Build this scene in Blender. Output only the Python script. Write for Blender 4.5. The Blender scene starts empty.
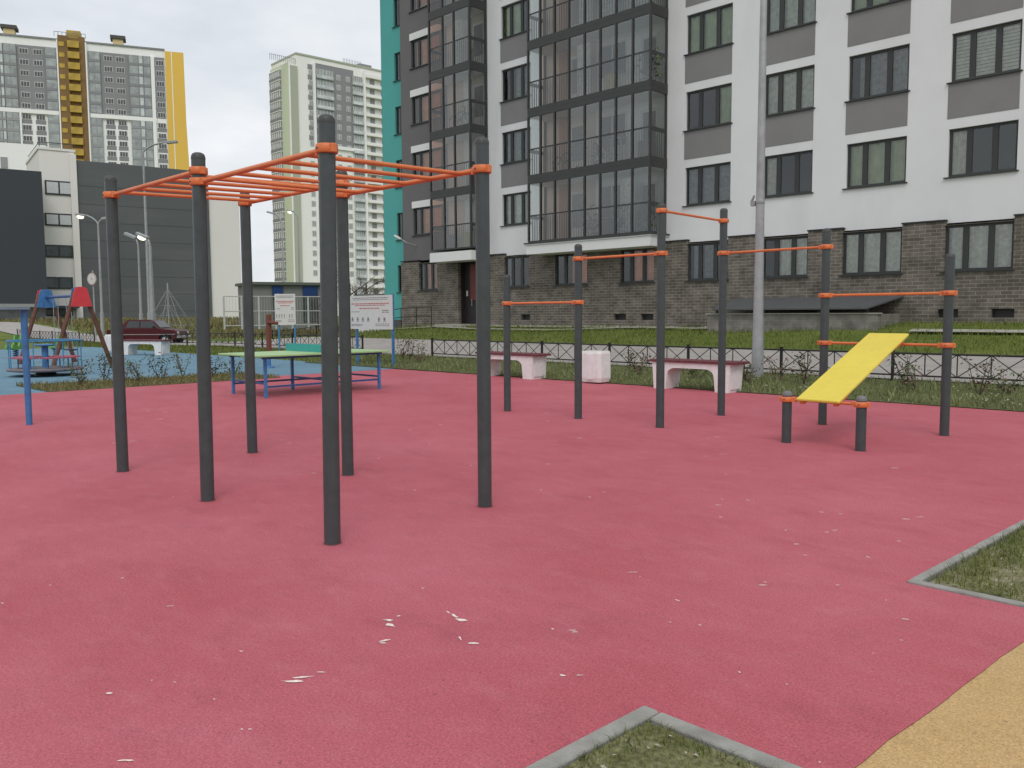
import bpy, math, random
from math import sin, cos, pi, radians, sqrt, exp
from mathutils import Vector, Matrix
random.seed(7)
scene = bpy.context.scene
COL = scene.collection

# ------------------------------------------------------------------ camera model
F, PITCH, ROLL, YAW, EYE = 870.0, .0815, -.006, -.773, 1.5
AX = (sin(YAW), cos(YAW)); BX = (AX[1], -AX[0])

def ray(px, py):
    """direction through a photo pixel; used only to measure where things stand"""
    u, v = px-512, py-384
    c, s = cos(ROLL), sin(ROLL)
    uu = c*u+s*v; vv = -s*u+c*v
    d1, d2 = 1.0, -vv/F
    y = d1*cos(PITCH)+d2*sin(PITCH); z = -d1*sin(PITCH)+d2*cos(PITCH)
    x = uu/F
    return Vector((-(x*AX[0]+y*AX[1]), x*BX[0]+y*BX[1], z))
O = Vector((0, 0, EYE))
def on_z(px, py, z=0.0): d = ray(px, py); return O+d*((z-EYE)/d.z)
def on_y(px, py, y): d = ray(px, py); return O+d*(y/d.y)
def on_x(px, py, x): d = ray(px, py); return O+d*(x/d.x)
def at_d(px, py, dist): return O+ray(px, py)*dist
FWD = Vector((-AX[1], BX[1], 0)); RGT = Vector((-AX[0], BX[0], 0))

# ------------------------------------------------------------------ mesh builder
class MB:
    def __init__(s): s.v = []; s.f = []; s.m = []; s.sm = []; s.M = None
    def _add(s, vs, fs, mi=0, smooth=False):
        b = len(s.v)
        if s.M is not None: vs = [s.M @ Vector(p) for p in vs]
        s.v += [tuple(p) for p in vs]
        for f in fs:
            s.f.append([i+b for i in f]); s.m.append(mi); s.sm.append(smooth)
        return s
    def box(s, x0, x1, y0, y1, z0, z1, mi=0):
        vs = [(x0,y0,z0),(x1,y0,z0),(x1,y1,z0),(x0,y1,z0),(x0,y0,z1),(x1,y0,z1),(x1,y1,z1),(x0,y1,z1)]
        return s._add(vs, [(0,3,2,1),(4,5,6,7),(0,1,5,4),(1,2,6,5),(2,3,7,6),(3,0,4,7)], mi)
    def bbox(s, x0, x1, y0, y1, z0, z1, b=.02, mi=0):
        """box with chamfered vertical edges and top rim"""
        def ring(x0, x1, y0, y1, z):
            return [(x0+b,y0,z),(x1-b,y0,z),(x1,y0+b,z),(x1,y1-b,z),(x1-b,y1,z),(x0+b,y1,z),(x0,y1-b,z),(x0,y0+b,z)]
        r = ring(x0,x1,y0,y1,z0)+ring(x0,x1,y0,y1,z1-b)+ring(x0+b*.7,x1-b*.7,y0+b*.7,y1-b*.7,z1)
        fs = []
        for k in range(2):
            for i in range(8):
                j = (i+1) % 8
                fs.append((k*8+i, k*8+j, k*8+8+j, k*8+8+i))
        fs.append(tuple(range(16, 24))); fs.append(tuple(range(7, -1, -1)))
        return s._add(r, fs, mi)
    def tube(s, p0, p1, r0, r1=None, n=12, cap=True, mi=0):
        r1 = r0 if r1 is None else r1
        p0 = Vector(p0); p1 = Vector(p1); d = (p1-p0).normalized()
        a = d.orthogonal().normalized(); b = d.cross(a)
        vs = []
        for p, r in ((p0, r0), (p1, r1)):
            for i in range(n):
                t = 2*pi*i/n; vs.append(p+a*(r*cos(t))+b*(r*sin(t)))
        s._add(vs, [(i, (i+1) % n, n+(i+1) % n, n+i) for i in range(n)], mi, True)
        if cap:
            s._add(vs, [tuple(range(n-1, -1, -1)), tuple(range(n, 2*n))], mi)
        return s
    def path(s, pts, r, n=8, mi=0):
        for i in range(len(pts)-1):
            rr = r if not isinstance(r, (list, tuple)) else r[i]
            r2 = r if not isinstance(r, (list, tuple)) else r[i+1]
            s.tube(pts[i], pts[i+1], rr, r2, n, True, mi)
        return s
    def lathe(s, c, prof, n=20, mi=0, smooth=True):
        vs = []; fs = []
        for (r, z) in prof:
            for i in range(n):
                t = 2*pi*i/n; vs.append((c[0]+r*cos(t), c[1]+r*sin(t), c[2]+z))
        for k in range(len(prof)-1):
            for i in range(n):
                j = (i+1) % n; fs.append((k*n+i, k*n+j, (k+1)*n+j, (k+1)*n+i))
        s._add(vs, fs, mi, smooth)
        s._add(vs[:n], [tuple(range(n-1, -1, -1))], mi); s._add(vs[-n:], [tuple(range(n))], mi)
        return s
    def poly(s, pts, mi=0): return s._add(pts, [tuple(range(len(pts)))], mi)
    def prism(s, pts, vec, mi=0):
        n = len(pts); v = Vector(vec)
        vs = [Vector(p) for p in pts]+[Vector(p)+v for p in pts]
        fs = [tuple(range(n-1, -1, -1)), tuple(range(n, 2*n))]+[(i, (i+1) % n, n+(i+1) % n, n+i) for i in range(n)]
        return s._add(vs, fs, mi)
    def build(s, name, mats, parent=None):
        me = bpy.data.meshes.new(name)
        me.from_pydata(s.v, [], s.f)
        if not isinstance(mats, (list, tuple)): mats = [mats]
        for m in mats: me.materials.append(m)
        me.polygons.foreach_set('material_index', s.m)
        me.polygons.foreach_set('use_smooth', s.sm)
        me.update()
        o = bpy.data.objects.new(name, me); COL.objects.link(o)
        if parent is not None: o.parent = parent
        return o

def tag(o, label=None, cat=None, group=None, kind=None):
    if label: o['label'] = label
    if cat: o['category'] = cat
    if group: o['group'] = group
    if kind: o['kind'] = kind
    return o
def thing(name, label, cat, loc=(0,0,0), rz=0.0, group=None):
    o = bpy.data.objects.new(name, None); COL.objects.link(o)
    o.location = loc; o.rotation_euler = (0, 0, rz); o.empty_display_size = .2
    return tag(o, label, cat, group)
def dup(o, parent=None):
    c = o.copy(); COL.objects.link(c); c.parent = parent
    for ch in list(o.children): dup(ch, c)
    return c

# ------------------------------------------------------------------ materials
def newmat(name):
    m = bpy.data.materials.new(name); m.use_nodes = True
    nt = m.node_tree
    b = nt.nodes['Principled BSDF']
    return m, nt, b
def N(nt, t, **kw):
    n = nt.nodes.new(t)
    for k, v in kw.items(): setattr(n, k, v)
    return n
def plain(name, col, rough=.6, var=.12, scale=6.0, bump=0.0, metal=0.0, spec=.4, bscale=None, dirt=None):
    """a base colour broken up by two scales of noise, with optional bump"""
    m, nt, b = newmat(name)
    tc = N(nt, 'ShaderNodeTexCoord')
    n1 = N(nt, 'ShaderNodeTexNoise'); n1.inputs['Scale'].default_value = scale; n1.inputs['Detail'].default_value = 6; n1.inputs['Roughness'].default_value = .65
    nt.links.new(tc.outputs['Object'], n1.inputs['Vector'])
    r = N(nt, 'ShaderNodeValToRGB')
    c = col
    r.color_ramp.elements[0].position = .3; r.color_ramp.elements[1].position = .7
    r.color_ramp.elements[0].color = tuple(x*(1-var) for x in c)+(1,)
    r.color_ramp.elements[1].color = tuple(min(1, x*(1+var)) for x in c)+(1,)
    nt.links.new(n1.outputs['Fac'], r.inputs['Fac'])
    out = r.outputs['Color']
    if dirt:
        n2 = N(nt, 'ShaderNodeTexNoise'); n2.inputs['Scale'].default_value = dirt[1]; n2.inputs['Detail'].default_value = 8
        mp = N(nt, 'ShaderNodeMapping'); mp.inputs['Scale'].default_value = dirt[3] if len(dirt) > 3 else (1,1,1)
        nt.links.new(tc.outputs['Object'], mp.inputs['Vector']); nt.links.new(mp.outputs['Vector'], n2.inputs['Vector'])
        r2 = N(nt, 'ShaderNodeValToRGB'); r2.color_ramp.elements[0].position = .48; r2.color_ramp.elements[1].position = .75
        mx = N(nt, 'ShaderNodeMixRGB'); mx.inputs['Color2'].default_value = tuple(dirt[0])+(1,)
        ml = N(nt, 'ShaderNodeMath', operation='MULTIPLY'); ml.inputs[1].default_value = dirt[2]
        nt.links.new(n2.outputs['Fac'], r2.inputs['Fac']); nt.links.new(r2.outputs['Color'], ml.inputs[0])
        nt.links.new(ml.outputs[0], mx.inputs['Fac']); nt.links.new(out, mx.inputs['Color1']); out = mx.outputs['Color']
    nt.links.new(out, b.inputs['Base Color'])
    b.inputs['Roughness'].default_value = rough; b.inputs['Metallic'].default_value = metal
    b.inputs['Specular IOR Level'].default_value = spec
    if bump:
        nb = N(nt, 'ShaderNodeTexNoise'); nb.inputs['Scale'].default_value = bscale or scale*8; nb.inputs['Detail'].default_value = 4
        nt.links.new(tc.outputs['Object'], nb.inputs['Vector'])
        bp = N(nt, 'ShaderNodeBump'); bp.inputs['Strength'].default_value = bump; bp.inputs['Distance'].default_value = .01
        nt.links.new(nb.outputs['Fac'], bp.inputs['Height']); nt.links.new(bp.outputs['Normal'], b.inputs['Normal'])
    return m

def rubber(name, col, col2, dust):
    """poured rubber granules: fine speckle, broad stains, pale dusty wear"""
    m, nt, b = newmat(name); L = nt.links.new
    tc = N(nt, 'ShaderNodeTexCoord')
    def noise(sc, det=6, ro=.6, stretch=None):
        n = N(nt, 'ShaderNodeTexNoise'); n.inputs['Scale'].default_value = sc; n.inputs['Detail'].default_value = det; n.inputs['Roughness'].default_value = ro
        if stretch:
            mp = N(nt, 'ShaderNodeMapping'); mp.inputs['Scale'].default_value = stretch; mp.inputs['Rotation'].default_value = (0,0,.5)
            L(tc.outputs['Object'], mp.inputs['Vector']); L(mp.outputs['Vector'], n.inputs['Vector'])
        else: L(tc.outputs['Object'], n.inputs['Vector'])
        return n
    def mix(fac, c1, c2, typ='MIX'):
        x = N(nt, 'ShaderNodeMixRGB', blend_type=typ)
        for s_, v in ((x.inputs['Fac'], fac), (x.inputs['Color1'], c1), (x.inputs['Color2'], c2)):
            if isinstance(v, tuple): s_.default_value = v+(1,) if len(v) == 3 else v
            elif isinstance(v, float): s_.default_value = v
            else: L(v, s_)
        return x.outputs['Color']
    def ramp(src, p0, p1, v0=0., v1=1.):
        r = N(nt, 'ShaderNodeMapRange'); r.inputs['From Min'].default_value = p0; r.inputs['From Max'].default_value = p1
        r.inputs['To Min'].default_value = v0; r.inputs['To Max'].default_value = v1
        L(src, r.inputs['Value']); return r.outputs['Result']
    broad = noise(.55, 7, .62); mid = noise(3.2, 8, .7, (1, 2.2, 1)); fine = noise(90, 3, .7)
    vor = N(nt, 'ShaderNodeTexVoronoi'); vor.inputs['Scale'].default_value = 240; L(tc.outputs['Object'], vor.inputs['Vector'])
    c = mix(ramp(broad.outputs['Fac'], .35, .65), col, col2)
    c = mix(ramp(mid.outputs['Fac'], .5, .72, 0., .28), c, dust)
    md = noise(1.7, 9, .72, (1, 1.8, 1))
    c = mix(ramp(md.outputs['Fac'], .52, .74, 0., .30), c, tuple(x*.55 for x in col))
    c = mix(1.0, c, mix(ramp(fine.outputs['Fac'], .3, .7), (.74,.74,.74), (1.22,1.22,1.22)), 'MULTIPLY')
    c = mix(1.0, c, mix(ramp(vor.outputs['Color'], 0., 1.), (.78,.78,.78), (1.18,1.18,1.18)), 'MULTIPLY')
    spk = noise(26, 2, .5)
    c = mix(ramp(spk.outputs['Fac'], .71, .76, 0., .5), c, tuple(x*.35 for x in col))
    L(c, b.inputs['Base Color']); b.inputs['Roughness'].default_value = .85; b.inputs['Specular IOR Level'].default_value = .25
    bp = N(nt, 'ShaderNodeBump'); bp.inputs['Strength'].default_value = .35; bp.inputs['Distance'].default_value = .004
    L(vor.outputs['Distance'], bp.inputs['Height'])
    b2 = N(nt, 'ShaderNodeBump'); b2.inputs['Strength'].default_value = .12; b2.inputs['Distance'].default_value = .03
    L(mid.outputs['Fac'], b2.inputs['Height']); L(bp.outputs['Normal'], b2.inputs['Normal']); L(b2.outputs['Normal'], b.inputs['Normal'])
    return m

def brick(name, c1, c2, mortar, w, h, ms=.012, rough=.9, plane='XZ'):
    m, nt, b = newmat(name); L = nt.links.new
    tc = N(nt, 'ShaderNodeTexCoord'); sx = N(nt, 'ShaderNodeSeparateXYZ'); cx = N(nt, 'ShaderNodeCombineXYZ'); ad = N(nt, 'ShaderNodeMath', operation='ADD')
    L(tc.outputs['Object'], sx.inputs['Vector']); L(sx.outputs['X'], ad.inputs[0]); L(sx.outputs['Y'], ad.inputs[1])
    L(ad.outputs[0], cx.inputs['X']); L(sx.outputs['Z'], cx.inputs['Y'])
    t = N(nt, 'ShaderNodeTexBrick'); t.inputs['Color1'].default_value = c1+(1,); t.inputs['Color2'].default_value = c2+(1,); t.inputs['Mortar'].default_value = mortar+(1,)
    t.inputs['Scale'].default_value = 1; t.inputs['Mortar Size'].default_value = ms; t.inputs['Brick Width'].default_value = w; t.inputs['Row Height'].default_value = h
    t.inputs['Mortar Smooth'].default_value = .3; t.inputs['Bias'].default_value = -.1
    L(cx.outputs['Vector'], t.inputs['Vector'])
    n = N(nt, 'ShaderNodeTexNoise'); n.inputs['Scale'].default_value = 3.; n.inputs['Detail'].default_value = 8; L(tc.outputs['Object'], n.inputs['Vector'])
    r = N(nt, 'ShaderNodeMapRange'); r.inputs['From Min'].default_value = .3; r.inputs['From Max'].default_value = .7; r.inputs['To Min'].default_value = .7; r.inputs['To Max'].default_value = 1.3
    L(n.outputs['Fac'], r.inputs['Value'])
    mx = N(nt, 'ShaderNodeMixRGB', blend_type='MULTIPLY'); mx.inputs['Fac'].default_value = 1; L(t.outputs['Color'], mx.inputs['Color1']); L(r.outputs['Result'], mx.inputs['Color2'])
    L(mx.outputs['Color'], b.inputs['Base Color']); b.inputs['Roughness'].default_value = rough
    bp = N(nt, 'ShaderNodeBump'); bp.inputs['Strength'].default_value = .6; bp.inputs['Distance'].default_value = .02; bp.invert = True
    L(t.outputs['Fac'], bp.inputs['Height']); L(bp.outputs['Normal'], b.inputs['Normal'])
    return m

def glass(name, tint, clear=.75, rough=.02, ior=1.62):
    """window glass: see-through with a real reflection of the sky"""
    m, nt, b = newmat(name); L = nt.links.new
    out = nt.nodes['Material Output']; nt.nodes.remove(b)
    tr = N(nt, 'ShaderNodeBsdfTransparent'); tr.inputs['Color'].default_value = tuple(x*clear for x in tint)+(1,)
    gl = N(nt, 'ShaderNodeBsdfGlossy'); gl.inputs['Roughness'].default_value = rough; gl.inputs['Color'].default_value = (.9,.95,.95,1)
    fr = N(nt, 'ShaderNodeFresnel'); fr.inputs['IOR'].default_value = ior
    tcn = N(nt, 'ShaderNodeTexCoord'); nz = N(nt, 'ShaderNodeTexNoise'); nz.inputs['Scale'].default_value = .7
    L(tcn.outputs['Object'], nz.inputs['Vector'])
    bp = N(nt, 'ShaderNodeBump'); bp.inputs['Strength'].default_value = .04; bp.inputs['Distance'].default_value = .1
    L(nz.outputs['Fac'], bp.inputs['Height']); L(bp.outputs['Normal'], gl.inputs['Normal'])
    mx = N(nt, 'ShaderNodeMixShader'); L(fr.outputs[0], mx.inputs['Fac']); L(tr.outputs[0], mx.inputs[1]); L(gl.outputs[0], mx.inputs[2])
    L(mx.outputs[0], out.inputs['Surface'])
    return m

def grassmat(name, c_dark, c_mid, c_dry, scale=2.0, dry=.35):
    m, nt, b = newmat(name); L = nt.links.new
    tc = N(nt, 'ShaderNodeTexCoord')
    n1 = N(nt, 'ShaderNodeTexNoise'); n1.inputs['Scale'].default_value = scale; n1.inputs['Detail'].default_value = 8; n1.inputs['Roughness'].default_value = .7
    n2 = N(nt, 'ShaderNodeTexNoise'); n2.inputs['Scale'].default_value = 45; n2.inputs['Detail'].default_value = 3
    L(tc.outputs['Object'], n1.inputs['Vector']); L(tc.outputs['Object'], n2.inputs['Vector'])
    r = N(nt, 'ShaderNodeValToRGB'); e = r.color_ramp.elements
    e[0].position = .3; e[0].color = c_dark+(1,); e[1].position = .75; e[1].color = c_dry+(1,)
    x = e.new(.52); x.color = c_mid+(1,)
    L(n1.outputs['Fac'], r.inputs['Fac'])
    mp = N(nt, 'ShaderNodeMapRange'); mp.inputs['From Min'].default_value = .3; mp.inputs['From Max'].default_value = .7; mp.inputs['To Min'].default_value = .6; mp.inputs['To Max'].default_value = 1.4
    L(n2.outputs['Fac'], mp.inputs['Value'])
    mx = N(nt, 'ShaderNodeMixRGB', blend_type='MULTIPLY'); mx.inputs['Fac'].default_value = 1
    L(r.outputs['Color'], mx.inputs['Color1']); L(mp.outputs['Result'], mx.inputs['Color2'])
    L(mx.outputs['Color'], b.inputs['Base Color']); b.inputs['Roughness'].default_value = .9; b.inputs['Specular IOR Level'].default_value = .15
    return m

def emit(name, col, s):
    m, nt, b = newmat(name)
    b.inputs['Base Color'].default_value = col+(1,); b.inputs['Emission Color'].default_value = col+(1,); b.inputs['Emission Strength'].default_value = s
    return m

M = dict(
 post=plain('charcoal_powder_coat', (.050,.063,.066), .36, .16, 9, .08, spec=.45, bscale=120),
 cap=plain('dark_plastic_cap', (.055,.056,.057), .5, .1, 20),
 capgrey=plain('grey_plastic_cap', (.16,.16,.165), .5, .1, 20),
 orange=plain('orange_powder_coat', (.66,.185,.062), .45, .1, 14, .05, bscale=90, dirt=((.35,.06,.02), 7, .35)),
 bolt=plain('bolt_steel', (.12,.08,.06), .4, .1, 20, metal=.6),
 yellow=plain('yellow_board', (.72,.58,.085), .5, .04, 5, .05, bscale=30, dirt=((.55,.42,.08), 18, .25)),
 red_rubber=rubber('red_rubber', (.42,.094,.118), (.48,.128,.158), (.54,.20,.235)),
 blue_rubber=rubber('blue_rubber', (.115,.225,.305), (.15,.27,.35), (.26,.36,.42)),
 tan_rubber=rubber('tan_rubber', (.49,.325,.145), (.55,.37,.18), (.58,.43,.25)),
 fleck=plain('worn_pale', (.75,.64,.60), .9, .2, 60),
 kerb=plain('kerb_concrete', (.29,.285,.265), .9, .2, 9, .5, bscale=80, dirt=((.16,.15,.13), 5, .6)),
 soil=grassmat('verge_ground', (.085,.09,.035), (.155,.15,.075), (.30,.265,.19), 5.0),
 lawn=grassmat('lawn_ground', (.066,.098,.018), (.115,.15,.030), (.17,.17,.055), .7),
 verge=grassmat('verge_far_ground', (.055,.070,.028), (.10,.115,.045), (.19,.175,.10), 1.6),
 blade=grassmat('grass_blade', (.065,.092,.020), (.135,.16,.042), (.27,.25,.11), 6.0),
 blade_dry=grassmat('grass_blade_dry', (.095,.12,.045), (.18,.20,.085), (.36,.34,.22), 7.0),
 blade_straw=grassmat('grass_blade_straw', (.11,.10,.04), (.19,.165,.075), (.33,.28,.16), 5.0),
 contact_shade=plain('foot_shade', (.31,.075,.092), .9, .25, 40),  # contact shade at the post feet, painted as a darker rubber red
 path=plain('path_paving', (.33,.305,.285), .9, .14, 2.5, .3, dirt=((.24,.225,.20), .8, .6)),
 apron=plain('apron_concrete', (.34,.33,.29), .9, .15, 3, .3),
 white=plain('white_render', (.70,.705,.72), .85, .035, .5, .15, bscale=60, dirt=((.50,.50,.50), .9, .35, (1,1,.25))),
 fascia=plain('white_fascia', (.70,.70,.70), .8, .04, 1),
 panel=plain('grey_panel', (.215,.21,.212), .8, .06, .8, .12, bscale=60),
 dark=plain('dark_grey_render', (.14,.134,.138), .85, .06, .6, .12, bscale=60),
 teal=plain('teal_render', (.085,.36,.345), .85, .05, .5, .12, bscale=60),
 brick=brick('brown_grey_brick', (.100,.086,.072), (.160,.140,.118), (.25,.228,.195), .34, .115, .011),
 plinth=plain('plinth', (.09,.088,.085), .9, .2, 2),
 coping=plain('dark_coping', (.03,.03,.03), .6, .1, 5),
 frame=plain('anthracite_frame', (.034,.037,.037), .45, .1, 5),
 balc=plain('balcony_band', (.040,.041,.041), .5, .1, 2),
 wframe=plain('white_frame', (.62,.62,.60), .5, .05, 5),
 pane=glass('window_glass', (.93,.98,.96), .97, ior=1.85),
 bglass=glass('balcony_glass', (.96,.98,.97), .97, ior=2.15),
 bronze=glass('bronze_glass', (.80,.60,.51), .95, ior=1.8),
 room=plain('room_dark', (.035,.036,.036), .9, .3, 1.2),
 beige=plain('loggia_beige', (.58,.46,.37), .8, .06, 1.5),
 lwhite=plain('loggia_white', (.78,.78,.765), .8, .06, 1.5),
 c_white=plain('curtain_white', (.80,.80,.75), .9, .22, 7),
 c_green=plain('curtain_green', (.60,.66,.46), .9, .15, 3),
 c_grey=plain('curtain_grey', (.36,.37,.40), .9, .35, 7),
 c_rose=plain('curtain_rose', (.85,.36,.22), .9, .2, 3),
 door=plain('dark_door', (.028,.024,.024), .5, .2, 3),
 reddoor=plain('maroon_door', (.17,.04,.035), .5, .2, 3),
 black=plain('black_iron', (.016,.016,.017), .55, .2, 20),
 concrete=plain('bench_concrete', (.72,.715,.71), .9, .08, 6, .45, bscale=60, dirt=((.60,.50,.49), 4, .45)),
 slat=plain('maroon_slat', (.12,.030,.036), .6, .22, 8, dirt=((.24,.10,.10), 9, .4)),
 bluep=plain('blue_paint', (.05,.17,.38), .45, .15, 10, dirt=((.03,.06,.12), 8, .5)),
 bluep2=plain('dark_blue_paint', (.030,.075,.21), .45, .15, 10),
 lblue=plain('light_blue_paint', (.055,.20,.36), .5, .15, 10),
 tgreen=plain('green_tabletop', (.30,.48,.20), .45, .08, 3, dirt=((.44,.56,.36), 2.5, .7)),
 tealnet=plain('teal_net_board', (.035,.31,.30), .5, .08, 6),
 sign=plain('sign_board', (.60,.58,.55), .5, .04, 4),
 ink=plain('sign_ink', (.16,.16,.17), .7, .1, 30),
 inkred=plain('sign_red_ink', (.45,.10,.10), .7, .1, 30),
 red=plain('red_plastic', (.62,.045,.055), .45, .08, 6),
 wood=plain('stained_wood', (.13,.055,.035), .7, .3, 5, .2),
 brown=plain('brown_plank', (.15,.045,.025), .7, .2, 6),
 gplast=plain('green_plastic', (.13,.36,.07), .5, .1, 6),
 steel=plain('galvanised_steel', (.36,.37,.38), .5, .14, 7, metal=.35, dirt=((.2,.2,.21), 4, .6, (1,1,.2))),
 lampgrey=plain('lamp_grey', (.30,.31,.32), .5, .1, 6, metal=.2),
 bulb=emit('lit_lamp', (1.0,.86,.66), 2.5),
 carpaint=plain('maroon_car_paint', (.060,.006,.010), .35, .1, 4, spec=.3),
 carglass=plain('car_glass', (.025,.028,.03), .08, .1, 4, spec=.8),
 chrome=plain('worn_chrome', (.45,.45,.45), .3, .1, 8, metal=.7),
 rubberblk=plain('tyre', (.015,.015,.015), .85, .2, 9),
 lens=plain('lamp_lens', (.55,.5,.45), .2, .05, 9),
 tailred=plain('tail_lens', (.35,.02,.02), .3, .05, 9),
 mall=plain('mall_cladding', (.095,.103,.108), .6, .07, .06, dirt=((.125,.13,.132), .08, .8, (1,1,8))),
 mall2=plain('mall_cladding_blueish', (.040,.047,.057), .55, .07, .06),
 pinkwhite=plain('warm_white_wall', (.74,.715,.69), .85, .05, .05),
 brickred=plain('red_brick_base', (.19,.06,.045), .9, .2, .8),
 twhite=plain('tower_white', (.86,.865,.86), .8, .03, .02),
 tdark=plain('tower_dark', (.25,.255,.27), .8, .04, .03),
 tglass=plain('tower_glass', (.33,.36,.36), .2, .35, .45, spec=.6),
 tglass2=plain('tower_glass_pale', (.55,.59,.59), .25, .3, .4, spec=.6),
 tyellow=plain('tower_yellow', (.78,.50,.10), .8, .04, .03),
 tgold=plain('tower_gold', (.50,.34,.07), .8, .2, .3),
 tbrown=plain('tower_brown', (.21,.125,.05), .8, .2, .3),
 tgreen2=plain('tower_green', (.60,.66,.50), .8, .03, .02),
 tgreenshade=plain('tower_green_shaded', (.42,.45,.36), .8, .03, .02),  # pale green with the turned face's shade put into the colour
 tcream=plain('tower_cream', (.86,.86,.83), .8, .03, .02),
 wdark=plain('far_pane', (.075,.08,.085), .15, .5, .6, spec=.6),
 kgrey=plain('kiosk_grey', (.20,.205,.19), .7, .1, .5),
 kblue=plain('kiosk_blue', (.012,.045,.16), .6, .1, .5),
 mesh=plain('white_metal', (.50,.50,.49), .6, .1, 4),
 leaf=plain('leaf', (.07,.10,.035), .6, .4, 9),
 leaf_red=plain('leaf_reddish', (.16,.095,.07), .6, .35, 9),
 twig=plain('twig', (.075,.05,.038), .9, .3, 9),
 dandelion=plain('pale_flowers', (.40,.38,.30), .9, .2, 9),
)

# ------------------------------------------------------------------ ground
def sst(a, b, x):
    t = max(0., min(1., (x-a)/(b-a))); return t*t*(3-2*t)
def gz(x, y):
    yy = min(y, 29.3)
    s = yy-15.0
    rise = 0.0 if s <= -.5 else (.0685*(s+.5)**2/2 if s < .5 else .0685*s)
    w = 1-sst(34, 45, -x)*.97
    z = rise*w
    z += .22*sst(25.0, 28.4, y)*sst(-17, -12, x)
    z += .95*sst(58, 84, -x)
    return z
def sheet(name, xs, ys, mat, dz, hole=None, parent=None):
    b = MB(); n = len(ys)
    vs = [(x, y, gz(x, y)+dz) for x in xs for y in ys]
    fs = []
    for i in range(len(xs)-1):
        for j in range(n-1):
            xm, ym = (xs[i]+xs[i+1])/2, (ys[j]+ys[j+1])/2
            if hole and hole(xm, ym): continue
            fs.append((i*n+j, (i+1)*n+j, (i+1)*n+j+1, i*n+j+1))
    b._add(vs, fs, 0, True)
    return b.build(name, mat, parent)
def rng(a, b, s):
    n = max(1, int(math.ceil((b-a)/s-1e-6))); return [a+(b-a)*i/n for i in range(n+1)]
XS = [-3000,-1200,-600,-350,-220,-150,-120,-105,-95]+rng(-90, -46, 2)[:-1]+rng(-46, -30, 1)[:-1]+rng(-30, 6, 1.5)+[12,20,40,80,200,600,3000]
YS = [-3000,-1000,-400,-150,-60,-30,-15,-5,0,4,8,12]+rng(14, 32, .5)+[35,40,50,70,100,150,250,500,1200,3000]
g = sheet('ground', XS, YS, M['lawn'], -.03); tag(g, kind='structure')

def flat(name, polys, mat, z, label=None):
    b = MB()
    for p in polys: b.poly([(x, y, z) for x, y in p])
    o = b.build(name, mat); tag(o, kind='structure'); return o
XB, XS0, XS1 = -18.6, -21.0, -18.6          # blue boundary, planting strip
def wavy(pts, amp=.02, step=.25):
    out = []
    for i in range(len(pts)-1):
        a, b = Vector(pts[i]), Vector(pts[i+1]); n = max(1, int((b-a).length/step)); nrm = Vector((-(b-a).y, (b-a).x)).normalized()
        for k in range(n):
            q = a+(b-a)*(k/n)+(nrm*random.uniform(-amp, amp) if k else nrm*0); out.append((q.x, q.y))
    out.append(pts[-1]); return out
far = wavy([(-2.0, 14.35), (-19.2, 14.2)], .03, .4)
tanline = wavy([(-1.12, 4.72), (-1.2, 2.56)], .008, .2)
RED = [(-18.5,-3.0),(-1.86,-3.0),(-1.86,2.50),(-1.2,2.50)]
RED = [(-18.6,-3.0),(-1.935,-3.0),(-1.935,2.58)]+[(-1.2,2.58)]+list(reversed(tanline[:-1]))+[(-1.12,4.84),(-1.85,4.84),(-1.80,8.6),(-1.75,14.35)]+far[1:]+[(-19.2,10.6),(-18.6,10.4),(-18.6,5.4)]
rubber_floor = flat('red_rubber_floor', [RED], M['red_rubber'], 0)
blue_floor = flat('blue_rubber_floor', [[(-44,-10),(-18.6,-10),(-18.6,5.4),(-20.9,5.4),(-20.9,10.5),(-19.2,10.6),(-19.2,14.7),(-44,14.7)]], M['blue_rubber'], -.004)
tan_floor = flat('tan_rubber_floor', [[(1.6,-3),(14,-3),(14,4.84),(-1.12,4.84)]+tanline[1:]+[(-1.2,2.58),(1.6,2.58)]], M['tan_rubber'], -.002)
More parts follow.
